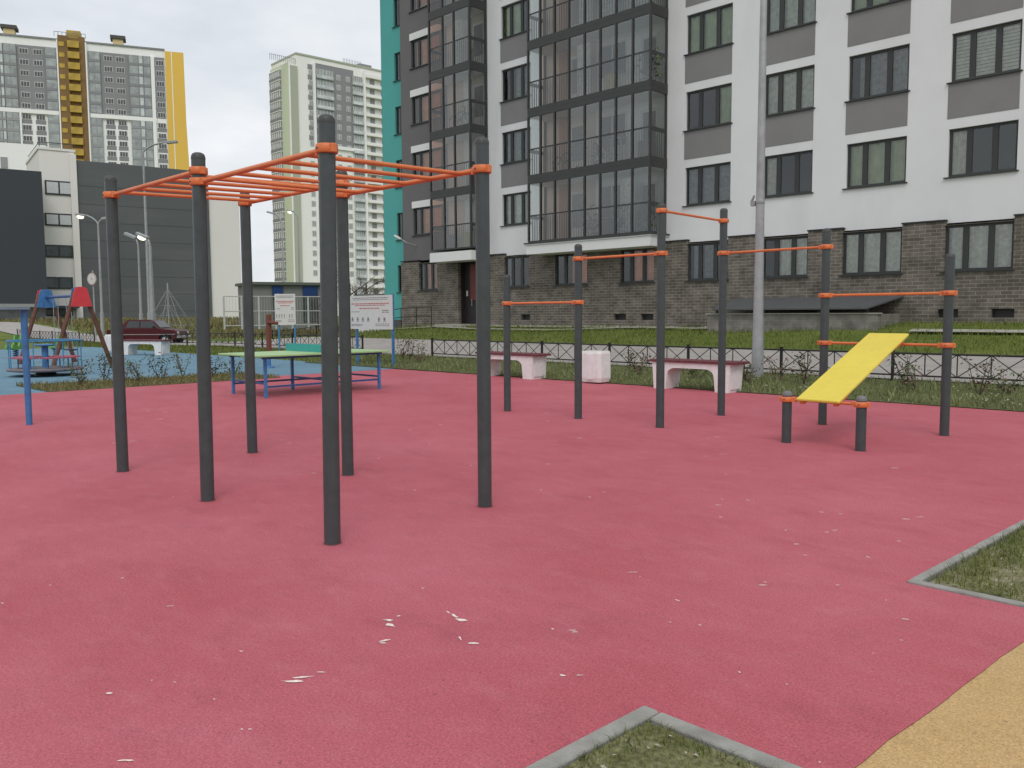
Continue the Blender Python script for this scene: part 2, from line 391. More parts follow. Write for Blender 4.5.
# worn pale spots of the red rubber: a pattern of the surface, kept in one mesh under it
fl = MB()
def spot(px, py, w, h, ang=0.):
    c = on_z(px, py, .003); n = 9; pts = []
    ca, sa = cos(ang), sin(ang)
    for i in range(n):
        t = 2*pi*i/n; k = random.uniform(.35, 1.25); q = Vector((cos(t)*w*k, sin(t)*h*k))
        pts.append((c.x+q.x*ca-q.y*sa, c.y+q.x*sa+q.y*ca, .003))
    fl.poly(pts)
D45 = .8
for (px, py, w, h, a) in [(293,681,.075,.012,D45),(302,677,.05,.008,D45+.2),(322,672,.02,.006,D45),(389,620,.04,.025,.3),(391,625,.03,.02,.1),(398,616,.016,.008,1),
    (386,640,.035,.012,1.3),(384,643,.02,.008,.6),(448,612,.03,.012,-.2),(455,616,.05,.014,-.1),(460,620,.05,.02,.2),(460,638,.03,.008,-.4),(472,643,.03,.012,.6),
    (553,629,.016,.01,0),(572,630,.05,.01,D45),(574,632,.03,.01,D45),(562,675,.028,.014,.3),(580,675,.03,.008,D45),(632,572,.05,.012,D45),(677,600,.04,.01,-.2),(670,622,.016,.008,0),
    (423,588,.025,.01,.7),(313,473,.05,.02,.7),(115,443,.09,.018,.7),(133,441,.11,.016,1.0),(109,693,.03,.016,.9),(170,606,.03,.012,.9),(128,760,.06,.014,.9),(241,651,.022,.008,.4),(250,729,.02,.01,.7),(242,729,.012,.008,.7),
    (152,680,.012,.008,0),(175,682,.024,.005,.7),(214,699,.014,.008,0),(122,578,.03,.014,.8),(290,443,.07,.02,.7),(282,440,.04,.02,.5),(415,490,.03,.015,.5),
    (716,437,.08,.02,.7),(725,454,.11,.012,.9),(707,456,.07,.01,.9),(726,474,.04,.012,.6),(722,499,.04,.016,.4),(718,505,.05,.014,.7),(748,500,.03,.014,0),(721,517,.03,.012,.5),
    (822,512,.04,.018,.5),(841,514,.04,.012,.7),(907,519,.07,.018,.5),(919,517,.08,.01,.9),(835,530,.06,.014,.9),(827,532,.04,.012,.9),(796,544,.05,.014,.7),(786,530,.02,.014,.4),(805,555,.03,.014,.3),
    (899,541,.03,.014,.2),(896,468,.10,.02,.6),(868,557,.05,.012,-.3),(763,585,.04,.012,.7),(765,582,.03,.01,.7),(838,585,.03,.01,.7),(906,619,.05,.010,.6),(873,653,.012,.008,.4),(901,640,.016,.01,.3),(886,600,.014,.01,0),
    (540,384,.10,.03,.7),(547,413,.08,.02,.7),(580,438,.08,.02,.7),(548,421,.06,.02,.7),(410,430,.07,.02,.7),(440,425,.06,.02,.7),(590,497,.04,.014,.4),(604,492,.03,.012,.4),(548,464,.06,.012,.9),
    (700,625,.02,.01,.4),(740,672,.012,.01,0),(787,684,.012,.008,0),(820,762,.012,.008,1),(50,585,.015,.01,0),(2,603,.02,.014,.6),(160,419,.12,.03,.9),(150,411,.1,.02,.8),(165,412,.09,.02,.8)]:
    k_ = .95 if (250 < px < 480 and py > 600) else .55; spot(px, py, w*k_, h*k_, a)
for _ in range(45):
    x, y = random.uniform(-14, -2), random.uniform(1.5, 13)
    n = 6; r = random.uniform(.003, .011); fl.poly([(x+r*cos(2*pi*i/n)*random.uniform(.5,1.2), y+r*sin(2*pi*i/n)*random.uniform(.5,1.2), .003) for i in range(n)])
o = fl.build('worn_spots', M['fleck'], rubber_floor); tag(o, kind='stuff')

# kerbed grass patches in front
def kerb_run(name, pts, label, w=.072):
    """concrete kerb stones laid along two sides of a corner"""
    t = thing(name, label, 'kerb', (pts[1][0], pts[1][1], 0))
    C0 = Vector((pts[1][0], pts[1][1], 0))
    for a, b in ((pts[0], pts[1]), (pts[1], pts[2])):
        a, b = Vector(a), Vector(b); L = (b-a).length; d = (b-a)/L; nrm = Vector((-d.y, d.x))
        if b == Vector(pts[1]): rng_ = (0, L)
        else: rng_ = (w+.003, L)
        s = rng_[0]
        cuts = []
        if b == Vector(pts[1]):
            e = L
            while e > 0: cuts.append((max(0, e-1.0), e)); e -= 1.0
        else:
            e = w+.003
            while e < L: cuts.append((e, min(L, e+1.0))); e += 1.0
        for (s0, s1) in cuts:
            m = MB(); bz = Matrix.Rotation(math.atan2(d.y, d.x), 4, 'Z'); bz.translation = Vector((a.x, a.y, 0))-C0
            m.M = bz; m.bbox(s0+.003, s1-.003, -w, 0, -.08, .012+random.uniform(0, .004), .006)
            m.build('kerb_stone', M['kerb'], t)
    return t
kerb_run('concrete_kerb', [(-1.94,-2.0),(-1.94,2.585),(1.5,2.585)], 'grey concrete kerb cornering the grass patch at the bottom edge of the red rubber')
kerb_run('concrete_kerb', [(3.0,4.845),(-1.85,4.845),(-1.75,13.0)], 'pale concrete kerb around the bare grass patch at the right edge of the red rubber', .055)
tag(flat('grass_patch_soil', [[(-1.86,-2),(1.5,-2),(1.5,2.5),(-1.86,2.5)]], M['soil'], .004), kind='structure')
tag(flat('grass_patch_soil', [[(-1.76,4.93),(3,4.93),(3,13),(-1.68,13)]], M['soil'], .004), kind='structure')
tag(flat('planting_strip', [[(-20.9,5.4),(-18.6,5.4),(-18.6,10.4),(-19.2,10.6),(-20.9,10.5)]], M['verge'], .006), kind='structure')
sh = sheet('grass_verge', rng(-24, 0, .6), rng(14.28, 17.15, .25), M['verge'], .012); tag(sh, kind='structure')
pt = sheet('path', rng(-90, 4, 1), rng(17.25, 21.6, .25), M['path'], .015); tag(pt, kind='structure')
# a footpath that leaves the entrance and the strip of paving under the wall
fp = MB()
pp = [(-33.0, 27.4), (-36.0, 25.4), (-39.5, 23.6), (-44, 21.5)]
for i in range(len(pp)-1):
    a, b = Vector(pp[i]), Vector(pp[i+1])
    for k in range(6):
        q0 = a+(b-a)*(k/6); q1 = a+(b-a)*((k+1)/6); nn = Vector((.45, .8))
        fp.poly([(q.x, q.y, gz(q.x, q.y)+.02) for q in (q0-nn, q1-nn, q1+nn, q0+nn)])
tag(fp.build('footpath', M['apron']), kind='structure')
ed = MB()
def edging(pts, w=.16):
    for i in range(len(pts)-1):
        a, b = Vector(pts[i]), Vector(pts[i+1]); d = (b-a); n = max(1, int(d.length)); nn = Vector((-d.y, d.x)).normalized()*w
        for k in range(n):
            q0, q1 = a+d*(k/n), a+d*((k+1)/n); ed.poly([(q.x, q.y, gz(q.x, q.y)+.065) for q in (q0-nn, q1-nn, q1+nn, q0+nn)])
edging([(-33, 26.9), (-29, 26.0), (-24.5, 25.9), (-20.8, 27.5)]); edging([(-20.4, 27.3), (-17.6, 27.3)]); edging([(-10.2, 26.4), (-4, 26.4)], .2)
tag(ed.build('lawn_edging_path', M['apron']), kind='structure')
ap = sheet('building_apron', rng(-40.3, 2, 1), [27.55, 28.0, 28.5], M['apron'], .02, hole=lambda x, y: (-20 < x < -19) or (-17.5 < x)); tag(ap, kind='structure')

def blades(name, n, sampler, hmin, hmax, w, mat, lean=.5, label=None, cat='grass'):
    vs = []; fs = []
    for _ in range(n):
        p = sampler()
        if p is None: continue
        x, y, z = p; a = random.uniform(0, 2*pi); h = random.uniform(hmin, hmax); ww = w*random.uniform(.6, 1.3)
        dx, dy = cos(a)*ww/2, sin(a)*ww/2; la = random.uniform(0, 2*pi); l = h*random.uniform(0, lean)
        lx, ly = cos(la)*l, sin(la)*l; b = len(vs)
        vs += [(x-dx, y-dy, z), (x+dx, y+dy, z), (x+dx*.6+lx*.4, y+dy*.6+ly*.4, z+h*.6), (x-dx*.6+lx*.4, y-dy*.6+ly*.4, z+h*.6), (x+lx, y+ly, z+h)]
        fs += [(b, b+1, b+2, b+3), (b+3, b+2, b+4)]
    me = bpy.data.meshes.new(name); me.from_pydata(vs, [], fs); me.materials.append(mat)
    o = bpy.data.objects.new(name, me); COL.objects.link(o); tag(o, label, cat, kind='stuff'); return o
def clump(x, y, s=1.0):
    return .5+.5*sin(x*2.3*s+1.3*sin(y*1.7*s))*cos(y*2.9*s+1.1*sin(x*2.1*s))
def s_front():
    x, y = random.uniform(-1.86, -.2), random.uniform(1.2, 2.5)
    e = min(x+1.86, 2.5-y)
    keep = .75 if e < .10 else .10+.40*clump(x, y, 2.0)**1.6
    return (x, y, .002) if random.random() < keep else None
def s_right():
    x, y = random.uniform(-1.77, 0.2), random.uniform(4.93, 9.5)
    e = min(x+1.77, y-4.93)
    keep = .9 if e < .16+.12*clump(x, y, 3) else (.4 if e < .32 else .05+.16*clump(x, y, 1.3)**2)
    return (x, y, .002) if random.random() < keep else None
blades('grass', 15000, s_front, .010, .038, .0045, M['blade'], 1.2, 'patchy short grass growing inside the nearer kerb corner at the bottom')
blades('grass', 24000, s_right, .015, .065, .006, M['blade'], 1.0, 'tufty grass with bare soil inside the kerb at the right edge')
def s_verge():
    x, y = random.uniform(-24, -1.9), random.uniform(14.3, 17.1)
    return (x, y, gz(x, y)) if random.random() < .35+.65*clump(x, y, .9) else None
blades('grass', 16000, s_verge, .05, .17, .02, M['blade_dry'], 1.0, 'rough weedy grass strip between the red rubber and the black fence')
def s_strip():
    x, y = random.uniform(-20.9, -18.6), random.uniform(5.4, 10.5)
    return (x, y, .0) if random.random() < .35+.5*clump(x, y, .9) else None
blades('grass', 5000, s_strip, .04, .12, .022, M['blade_straw'], 1.0, 'dry grass of the planting strip between the red and the blue rubber')
def s_lawn():
    x, y = random.uniform(-36, -3), random.uniform(21.5, 28.3)
    return (x, y, gz(x, y))
blades('grass', 14000, s_lawn, .05, .14, .03, M['blade'], .9, 'green lawn sloping up to the brick base of the apartment building')
def s_left():
    x, y = random.uniform(-60, -21), random.uniform(14.75, 17.2)
    return (x, y, gz(x, y)-.02)
blades('grass', 9000, s_left, .05, .16, .03, M['blade'], .9, 'grass beyond the blue rubber along the left black fence')
def s_bank():
    x, y = random.uniform(-92, -52), random.uniform(22, 44)
    return (x, y, gz(x, y)-.02)
blades('grass', 9000, s_bank, .12, .45, .12, M['blade_straw'], .9, 'rough grass field in front of the dark shopping building')
# pale leaves and petals lying in the patches
b = MB()
for _ in range(260):
    if random.random() < .5: x, y = random.uniform(-1.8, -.6), random.uniform(1.6, 2.45)
    else: x, y = random.uniform(-1.7, -.4), random.uniform(5, 7.5)
    r = random.uniform(.005, .016); a = random.uniform(0, pi)
    b.poly([(x+r*cos(a+t)*(1 if i % 2 else .45), y+r*sin(a+t)*(1 if i % 2 else .45), .012+random.uniform(0, .012)) for i, t in enumerate((0, pi/2, pi, 3*pi/2))])
tag(b.build('leaf_litter', M['dandelion']), 'dry pale leaf scraps scattered in the two kerbed grass patches', 'leaf litter', kind='stuff')
b = MB()
for _ in range(420):
    x, y = random.uniform(-14, -2.2), random.uniform(14.4, 15.9); z = gz(x, y)+random.uniform(.04, .14)
    if clump(x, y, .6) < .45: continue
    r = random.uniform(.012, .03); a = random.uniform(0, pi)
    b.poly([(x+r*cos(a+t), y+r*sin(a+t), z+random.uniform(-.008, .008)) for t in (0, pi/2, pi, 3*pi/2)])
tag(b.build('weed_flowers', M['dandelion']), 'pale weed flowers dotted through the grass strip before the black fence', 'weeds', kind='stuff')

# ------------------------------------------------------------------ workout rigs
def post(parent, p, H, r=.054, capm='cap', lean=0.0):
    lx, ly = RGT.x*lean, RGT.y*lean
    m = MB(); m.tube((p[0], p[1], -.05), (p[0]+lx, p[1]+ly, H-.05), r, r, 24, False)
    o = m.build('post', M['post'], parent)
    g_ = MB(); nn_ = 22; g_.poly([(p[0]+(r+random.uniform(.004, .020))*cos(2*pi*i/nn_), p[1]+(r+random.uniform(.004, .020))*sin(2*pi*i/nn_), .0022) for i in range(nn_)]); g_.build('foot_shade', M['contact_shade'], o)  # thin irregular disc that paints contact shade round the foot
    c = MB(); c.lathe((p[0]+lx, p[1]+ly, H-.05), [(r+.0015, 0), (r+.0015, .012), (r*.96, .03), (r*.82, .044), (r*.5, .053), (r*.12, .056)], 24); c.build('cap', M[capm], o)
    return o
def collar(po, p, z, dirs, h=.029, r=.071):
    """two-piece clamp ring round a post with ears and bolts towards the bars"""
    m = MB()
    m.lathe((p[0], p[1], z-h), [(.055, 0), (r-.006, 0), (r, .006), (r, 2*h-.006), (r-.006, 2*h), (.055, 2*h)], 24)
    for d in dirs:
        d = Vector(d).normalized(); n = Vector((-d.y, d.x, 0))
        R = Matrix(((d.x, n.x, 0, p[0]), (d.y, n.y, 0, p[1]), (0, 0, 1, z), (0, 0, 0, 1))); m.M = R
        m.bbox(r-.016, r+.034, -.024, .024, -h+.002, h-.002, .006)
        m.bbox(-r-.020, -r+.016, -.020, .020, -h+.002, h-.002, .006)
        m.M = None
    for d in dirs:
        d = Vector(d).normalized(); n = Vector((-d.y, d.x, 0))
        for s in (1, -1):
            q = Vector((p[0], p[1], z))+n*s*(r-.004); m.tube(q, q+n*s*.009, .009, .007, 8, True, 1)
    m.build('clamp', [M['orange'], M['bolt']], po)
def bar(parent, name, a, b, r=.0175):
    m = MB(); m.tube(a, b, r, r, 14); return m.build(name, M['orange'], parent)

mb = thing('monkey_bars', 'large monkey bar ladder of six charcoal posts under orange rails and rungs', 'climbing frame')
PA = [(-8.566,3.105),(-6.705,3.086),(-4.843,3.068)]; PD = [(-8.70,4.53),(-6.83,4.513),(-4.931,4.508)]
HA = [2.80,2.765,2.75]; HD = [2.80,2.80,2.815]
ZU, ZL, BU, BL = 2.625, 2.54, 2.68, 2.58
po = [post(mb, p, h, lean=l) for p, h, l in zip(PA, HA, (0, .019, .024))]; qo = [post(mb, p, h) for p, h in zip(PD, HD)]
EX, EY = (1,0,0), (0,1,0)
PB = [PA[0], (PA[1][0]+RGT.x*.0175, PA[1][1]+RGT.y*.0175), (PA[2][0]+RGT.x*.022, PA[2][1]+RGT.y*.022)]
PA = PB
for row, objs, ZU_, ZL_ in ((PA, po, ZU, ZL), (PD, qo, BU, BL)):
    collar(objs[0], row[0], ZU_, [EX]); collar(objs[1], row[1], ZU_, [(-1,0,0)]); collar(objs[1], row[1], ZL_, [EX]); collar(objs[2], row[2], ZL_, [(-1,0,0)])
    bar(mb, 'rail', (row[0][0]+.07, row[0][1], ZU_), (row[1][0]-.07, row[1][1], ZU_), .02)
    bar(mb, 'rail', (row[1][0]+.07, row[1][1], ZL_), (row[2][0]-.07, row[2][1], ZL_), .02)
for k in range(2):
    z, zb_ = (ZU, ZL)[k], (BU, BL)[k]
    for i in range(5):
        t = (i+.75)/5.5
        a = Vector(PA[k]).lerp(Vector(PA[k+1]), t); d = Vector(PD[k]).lerp(Vector(PD[k+1]), t)
        bar(mb, 'rung', (a.x, a.y, z), (d.x, d.y, zb_), .0165)

rig = thing('pull_up_rig', 'zigzag pull-up rig of six charcoal posts with orange bars and yellow sit-up board', 'exercise rig')
RP = [(-9.555,9.22),(-8.13,9.24),(-6.715,9.24),(-6.87,10.94),(-5.33,10.945),(-3.80,10.96)]
RH = [2.07,2.45,2.88,2.965,2.57,2.165]
ro = [post(rig, p, h) for p, h in zip(RP, RH)]
for i, j, z in ((0,1,1.645),(1,2,2.25),(2,3,2.79),(3,4,2.335),(4,5,1.705),(4,5,1.085)):
    a, b = Vector(RP[i]), Vector(RP[j]); d = (b-a).normalized()
    collar(ro[i], RP[i], z, [(d.x, d.y, 0)]); collar(ro[j], RP[j], z, [(-d.x, -d.y, 0)])
    bar(rig, 'bar', (a.x+d.x*.07, a.y+d.y*.07, z), (b.x-d.x*.07, b.y-d.y*.07, z), .0165)
S0, S1 = (-4.888,9.16), (-4.022,9.155)
s0 = post(rig, S0, .59, capm='capgrey'); s1 = post(rig, S1, .59, capm='capgrey')
s0.name = 'short_post'; s1.name = 'short_post'
collar(s0, S0, .50, [EX]); collar(s1, S1, .50, [(-1,0,0)])
bar(rig, 'low_bar', (S0[0]+.07, S0[1], .50), (S1[0]-.07, S1[1], .50), .0165)
m = MB(); A0 = Vector((-4.495, 9.10, .508)); B0 = Vector((-4.545, 11.08, 1.205)); d = (B0-A0); L = d.length; d.normalize()
side = Vector((1,0,0)); up = side.cross(d).normalized()
m.M = Matrix(((side.x, d.x, up.x, A0.x), (side.y, d.y, up.y, A0.y), (side.z, d.z, up.z, A0.z), (0,0,0,1)))
m.bbox(-.25, .25, 0, L, -.012, .014, .008)
bd = m.build('sit_up_board', M['yellow'], rig)
m = MB(); m.M = Matrix(((side.x, d.x, up.x, A0.x), (side.y, d.y, up.y, A0.y), (side.z, d.z, up.z, A0.z), (0,0,0,1)))
m.box(-.22, -.17, .02, .30, -.06, -.0125); m.box(.17, .22, .02, .30, -.06, -.0125); m.box(-.22, -.17, L-.35, L-.1, -.06, -.0125); m.box(.17, .22, L-.35, L-.1, -.06, -.0125)
m.build('board_bracket', M['orange'], rig)

# ------------------------------------------------------------------ table tennis table
tt = thing('table_tennis_table', 'green topped outdoor table tennis table on blue legs with teal net board', 'table', (-14.86, 8.95, 0))
m = MB(); m.bbox(-.78, .78, -1.45, -.004, .745, .775, .006); m.bbox(-.78, .78, .004, 1.38, .745, .775, .006); m.build('tabletop', M['tgreen'], tt)
m = MB(); m.box(-.80, .80, -.012, .012, .777, .925); m.build('net_board', M['tealnet'], tt)
for lx in (-.62, .62):
    for ly in (-1.24, .02, 1.24):
        m = MB(); m.box(lx-.024, lx+.024, ly-.024, ly+.024, -.02, .744); m.build('leg', M['bluep'], tt)
m = MB()
for ly in (-1.24, .02, 1.24): m.box(-.595, .595, ly-.018, ly+.018, .24, .275)
for lx in (-.62, .62): m.box(lx-.016, lx+.016, -1.215, -.005, .18, .215); m.box(lx-.016, lx+.016, .045, 1.215, .18, .215)
m.build('stretcher', M['bluep2'], tt)
m = MB()
for lx in (-.62, .62): m.box(lx-.02, lx+.02, -1.3, 1.3, .70, .7435)
m.build('under_frame', M['bluep2'], tt)

# ------------------------------------------------------------------ benches and bin
def bench(x, y, L, label, rz=0.0, flip=False):
    t = thing('concrete_bench', label, 'bench', (x, y, 0), rz, 'concrete benches with maroon seats')
    h, W = .525, .52
    lw = .34; n = 8
    prof = [(-L/2+.06, 0), (-L/2+lw, 0)]
    for i in range(n+1):
        a = pi/2*i/n; prof.append((-L/2+lw+.03+.20*(1-cos(a)), .28+.14*sin(a)))
    for i in range(n, -1, -1):
        a = pi/2*i/n; prof.append((L/2-lw-.03-.20*(1-cos(a)), .28+.14*sin(a)))
    prof += [(L/2-lw, 0), (L/2-.06, 0), (L/2-.02, h), (-L/2+.02, h)]
    m = MB(); m.prism([(px, -W/2+.03, pz) for px, pz in prof], (0, W-.06, 0))
    for sx in (-1, 1):   # raised rounded panel on the end faces
        pts = [(sx*(L/2-.055), -.16, .06), (sx*(L/2-.055), .16, .06), (sx*(L/2-.03), .16, .30)]
        for i in range(9):
            a = pi*i/8; pts.append((sx*(L/2-.028), .16*cos(a), .30+.14*sin(a)))
        pts.append((sx*(L/2-.03), -.16, .30)); m.prism(pts, (sx*.022, 0, 0))
    m.build('concrete_base', M['concrete'], t)
    for k in range(3):
        m = MB(); y0 = -W/2+.0+k*.177; m.bbox(-L/2-.03, L/2+.10, y0, y0+.165, h+.002, h+.05, .008); m.build('seat_plank', M['slat'], t)
    return t
bench(-14.58, 14.2, 1.9, 'maroon topped concrete bench on the red rubber nearest the fence end post')
bench(-9.50, 14.24, 1.80, 'longer looking maroon topped concrete bench behind the zigzag pull-up rig')
bench(-33.3, 13.1, 2.0, 'distant white concrete bench on the blue rubber in front of the dark red car', radians(24))
def bin_(x, y, label, rz=0., s=1.):
    t = thing('concrete_bin', label, 'litter bin', (x, y, 0), rz, 'concrete litter bins')
    m = MB(); a, bq, h = .285*s, .22*s, .735*s
    r = []
    for (k, z) in ((.90, .03), (1.0, .12), (1.0, h-.05), (.93, h)):
        r.append([(-a*k,-bq*k,z),(a*k*.75,-bq*k,z),(a*k,-bq*k*.72,z),(a*k,bq*k*.72,z),(a*k*.75,bq*k,z),(-a*k,bq*k,z)])
    vs = [p for q in r for p in q]; fs = [(k*6+i, k*6+(i+1) % 6, k*6+6+(i+1) % 6, k*6+6+i) for k in range(3) for i in range(6)]
    fs += [tuple(range(5, -1, -1))]; m._add(vs, fs)
    k = .80; inn = [(-a*k,-bq*k,h),(a*k*.7,-bq*k,h),(a*k,-bq*k*.65,h),(a*k,bq*k*.65,h),(a*k*.7,bq*k,h),(-a*k,bq*k,h)]
    low = [(x_*.95, y_*.95, h-.25) for x_, y_, z_ in inn]
    b0 = len(m.v); m._add(r[3]+inn, [(i, (i+1) % 6, 6+(i+1) % 6, 6+i) for i in range(6)]); m._add(inn+low, [(i, (i+1) % 6, 6+(i+1) % 6, 6+i) for i in range(6)]); m.poly(low)
    m.build('bin_body', M['concrete'], t)
    m = MB(); m.box(-a*.22, a*.25, -bq-.028*s, -bq+.01, .10*s, h-.06); m.build('front_rib', M['concrete'], t)
    return t
bin_(-11.98, 14.2, 'square white concrete litter bin standing between the two nearer benches', 0., .93)
bin_(-35.9, 12.9, 'small white concrete bin left of the distant bench on blue rubber', .3)

# ------------------------------------------------------------------ fences
def low_fence(xs, y, label, H=.60, name='low_fence', zoff=0.):
    t = thing(name, label, 'fence', (xs[0], y, gz(xs[0], y)), 0, 'low black iron fences')
    z00 = gz(xs[0], y)
    for i, x in enumerate(xs):
        z = gz(x, y)-z00; m = MB(); m.box(x-xs[0]-.024, x-xs[0]+.024, -.024, .024, z-.1, z+H); m.box(x-xs[0]-.03, x-xs[0]+.03, -.03, .03, z+H, z+H+.012); m.build('post', M['black'], t)
        if i+1 < len(xs):
            x1 = xs[i+1]; z1 = gz(x1, y)-z00; m = MB(); n = 4; a = x-xs[0]+.026; bq = x1-xs[0]-.026; up = H-.05; lo = .13
            zt = lambda k: z+(z1-z)*k/n
            m.tube((a, 0, z+up), (bq, 0, z1+up), .019, .019, 6); m.tube((a, 0, z+lo), (bq, 0, z1+lo), .017, .017, 6)
            for k in range(n):
                xa, xb = a+(bq-a)*k/n, a+(bq-a)*(k+1)/n
                m.tube((xa, .004, zt(k)+lo), (xb, .004, zt(k+1)+up), .0095, .0095, 5); m.tube((xa, -.006, zt(k)+up), (xb, -.006, zt(k+1)+lo), .0095, .0095, 5)
                if k: m.tube((xa, 0, zt(k)+lo), (xa, 0, zt(k)+up), .012, .012, 5)
            m.build('panel', M['black'], t)
    return t
low_fence([-20.95+2.345*i for i in range(9)], 17.0, 'long low black iron fence with crossed panels behind the benches and pull-up rig')
low_fence([-41.6+2.345*i for i in range(8)], 17.35, 'low black iron fence running behind the table tennis table towards the car')
low_fence([-62+2.3*i for i in range(7)], 16.3, 'distant low black fence at the far left beyond the merry-go-round')
low_fence([-44.5+2.3*i for i in range(4)], 24.6, 'short distant black fence on the lawn beyond the path')

# ------------------------------------------------------------------ apartment building
YF, YB, YT = 28.65, 28.50, 29.35
SILL1, ST = 2.73, 2.85
ab = thing('apartment_building', 'white and grey apartment building with brick base, glazed balconies and teal end', 'building', (-20, YF, .9))
def bpart(mbd, name, mats, par=None):
    o = mbd.build(name, mats); p = par or ab
    o.parent = p
    # keep world coordinates for parts authored in world space
    o.location = -(world_loc(p))
    return o
def world_loc(o):
    v = Vector((0, 0, 0))
    while o is not None: v += o.location; o = o.parent
    return v
def wall(m, x0, x1, z0, z1, y, holes, depth=.22, mi=0, mr=0):
    xs = sorted(set([x0, x1]+[h[0] for h in holes]+[h[1] for h in holes])); zs = sorted(set([z0, z1]+[h[2] for h in holes]+[h[3] for h in holes]))
    xs = [x for x in xs if x0 <= x <= x1]; zs = [z for z in zs if z0 <= z <= z1]
    for i in range(len(xs)-1):
        for j in range(len(zs)-1):
            xm, zm = (xs[i]+xs[i+1])/2, (zs[j]+zs[j+1])/2
            if any(h[0] < xm < h[1] and h[2] < zm < h[3] for h in holes): continue
            m.poly([(xs[i], y, zs[j]), (xs[i+1], y, zs[j]), (xs[i+1], y, zs[j+1]), (xs[i], y, zs[j+1])], mi)
    for (a, b, c, d) in holes:
        m.poly([(a, y, c), (a, y, d), (a, y+depth, d), (a, y+depth, c)], mr); m.poly([(b, y, c), (b, y+depth, c), (b, y+depth, d), (b, y, d)], mr)
        m.poly([(a, y, d), (b, y, d), (b, y+depth, d), (a, y+depth, d)], mr); m.poly([(a, y, c), (a, y+depth, c), (b, y+depth, c), (b, y, c)], mr)
CURT = ['c_white', 'c_green', 'c_white', 'c_grey', 'c_white', 'c_green']
def window(x0, x1, z0, z1, y, sill=True, curtain=None, cover=None, splits=(.30, .67), nm=None):
    """three-light window: frame, glass, curtain and outside sill, all standing in the hole"""
    f = MB(); t = .075; yf = y+.09; yb = y+.15
    f.box(x0, x1, yf, yb, z0, z0+t); f.box(x0, x1, yf, yb, z1-t, z1); f.box(x0, x0+t, yf, yb, z0+t, z1-t); f.box(x1-t, x1, yf, yb, z0+t, z1-t)
    cuts = [x0+t]
    for s in splits:
        xm = x0+(x1-x0)*s; w = .085; f.box(xm-w, xm+w, yf, yb, z0+t, z1-t); cuts += [xm-w, xm+w]
    cuts.append(x1-t)
    w = bpart(f, 'window', M['frame'])
    g = MB()
    for i in range(0, len(cuts), 2): g.poly([(cuts[i], y+.12, z0+t), (cuts[i+1], y+.12, z0+t), (cuts[i+1], y+.12, z1-t), (cuts[i], y+.12, z1-t)])
    bpart(g, 'pane', M['pane'], w)
    if sill:
        s = MB(); s.box(x0-.10, x1+.06, y-.07, y+.085, z0-.035, z0-.003); bpart(s, 'sill', M['frame'], w)
    cv = cover if cover is not None else random.choice([(0, 1), (0, .35), (.6, 1), (0, .7), (0, 1), (0, 1)])
    cur = curtain or random.choice(CURT)
    if cur == 'blind':
        bl = MB(); zz = z0+.1
        while zz < z1-.08: bl._add([(x0+.08, y+.17, zz), (x1-.08, y+.17, zz), (x1-.08, y+.185, zz+.098), (x0+.08, y+.185, zz+.098)], [(0, 1, 2, 3)]); zz += .105
        bpart(bl, 'blind', M['c_white'], w); return w
    c = MB(); n = 60; a = x0+(x1-x0)*cv[0]; bq = x0+(x1-x0)*cv[1]; ph = random.uniform(0, 6)
    vs = []
    for i in range(n+1):
        x = a+(bq-a)*i/n; yy = y+.24+.03*sin(i*.9+ph)+.014*sin(i*2.3); vs += [(x, yy, z0+.02), (x, yy, z1-.02)]
    c._add(vs, [(2*i, 2*i+2, 2*i+3, 2*i+1) for i in range(n)], 0, True)
    bpart(c, 'curtain', M[cur], w)
    return w
COLS = {'c1': (-19.72,-17.73), 'c2': (-16.40,-14.52), 'c3': (-13.32,-11.36), 'c4': (-10.10,-8.18), 'c5': (-6.95,-5.0), 'c6': (-3.7,-1.8)}
ZTOP = 27.0
WH = 1.45
holes_w = []; panels = []; wins = []
rows = range(2, 9)
for nme, (a, b) in COLS.items():
    for k in rows:
        z = SILL1+ST*(k-1); wins.append((a, b, z, z+WH, nme, k)); holes_w.append((a, b, z, z+WH))
        if k > 2: panels.append((a-.06, b, z))
c0 = (-29.95, -28.05)
for k in rows:
    z = SILL1+ST*(k-1); wins.append((c0[0], c0[1], z, z+WH, 'c0', k)); holes_w.append((c0[0], c0[1], z, z+WH))
    if k > 2: panels.append((c0[0]-.06, c0[1], z))
m = MB(); wall(m, -30.9, 2.0, 4.18, ZTOP, YF, holes_w)
m.poly([(2, YF, 1), (2, YF+14, 1), (2, YF+14, ZTOP), (2, YF, ZTOP)]); m.box(-30.9, 2.0, YF-.05, YF+14, ZTOP, ZTOP+.25); m.poly([(-30.9, YF+14, 0), (2, YF+14, 0), (2, YF+14, ZTOP), (-30.9, YF+14, ZTOP)])
bpart(m, 'white_wall', M['white'])
for a, b, z in panels:
    m = MB(); m.box(a, b, YF-.008, YF+.05, z-1.09, z-.036); bpart(m, 'spandrel_panel', M['panel'])
PRES = {('c1',4):('c_green',(0,1)),('c1',3):('c_green',(.62,1)),('c1',2):('c_grey',(0,1)),('c2',4):('c_white',(0,1)),('c2',3):('c_white',(0,1)),('c2',2):('c_white',(0,.28)),('c3',3):('c_grey',(.15,.95)),('c3',2):('c_green',(0,1)),('c4',3):('blind',(0,1)),('c4',2):('c_white',(0,.3)),('c0',2):('c_white',(0,1)),('c0',3):('c_grey',(0,1)),('c0',4):('c_grey',(.4,1)),('c0',5):('c_green',(0,.7))}
for (a, b, z0, z1, nme, k) in wins:
    cu, cv = PRES.get((nme, k), (None, None)); window(a, b, z0, z1, YF, True, cu, cv)
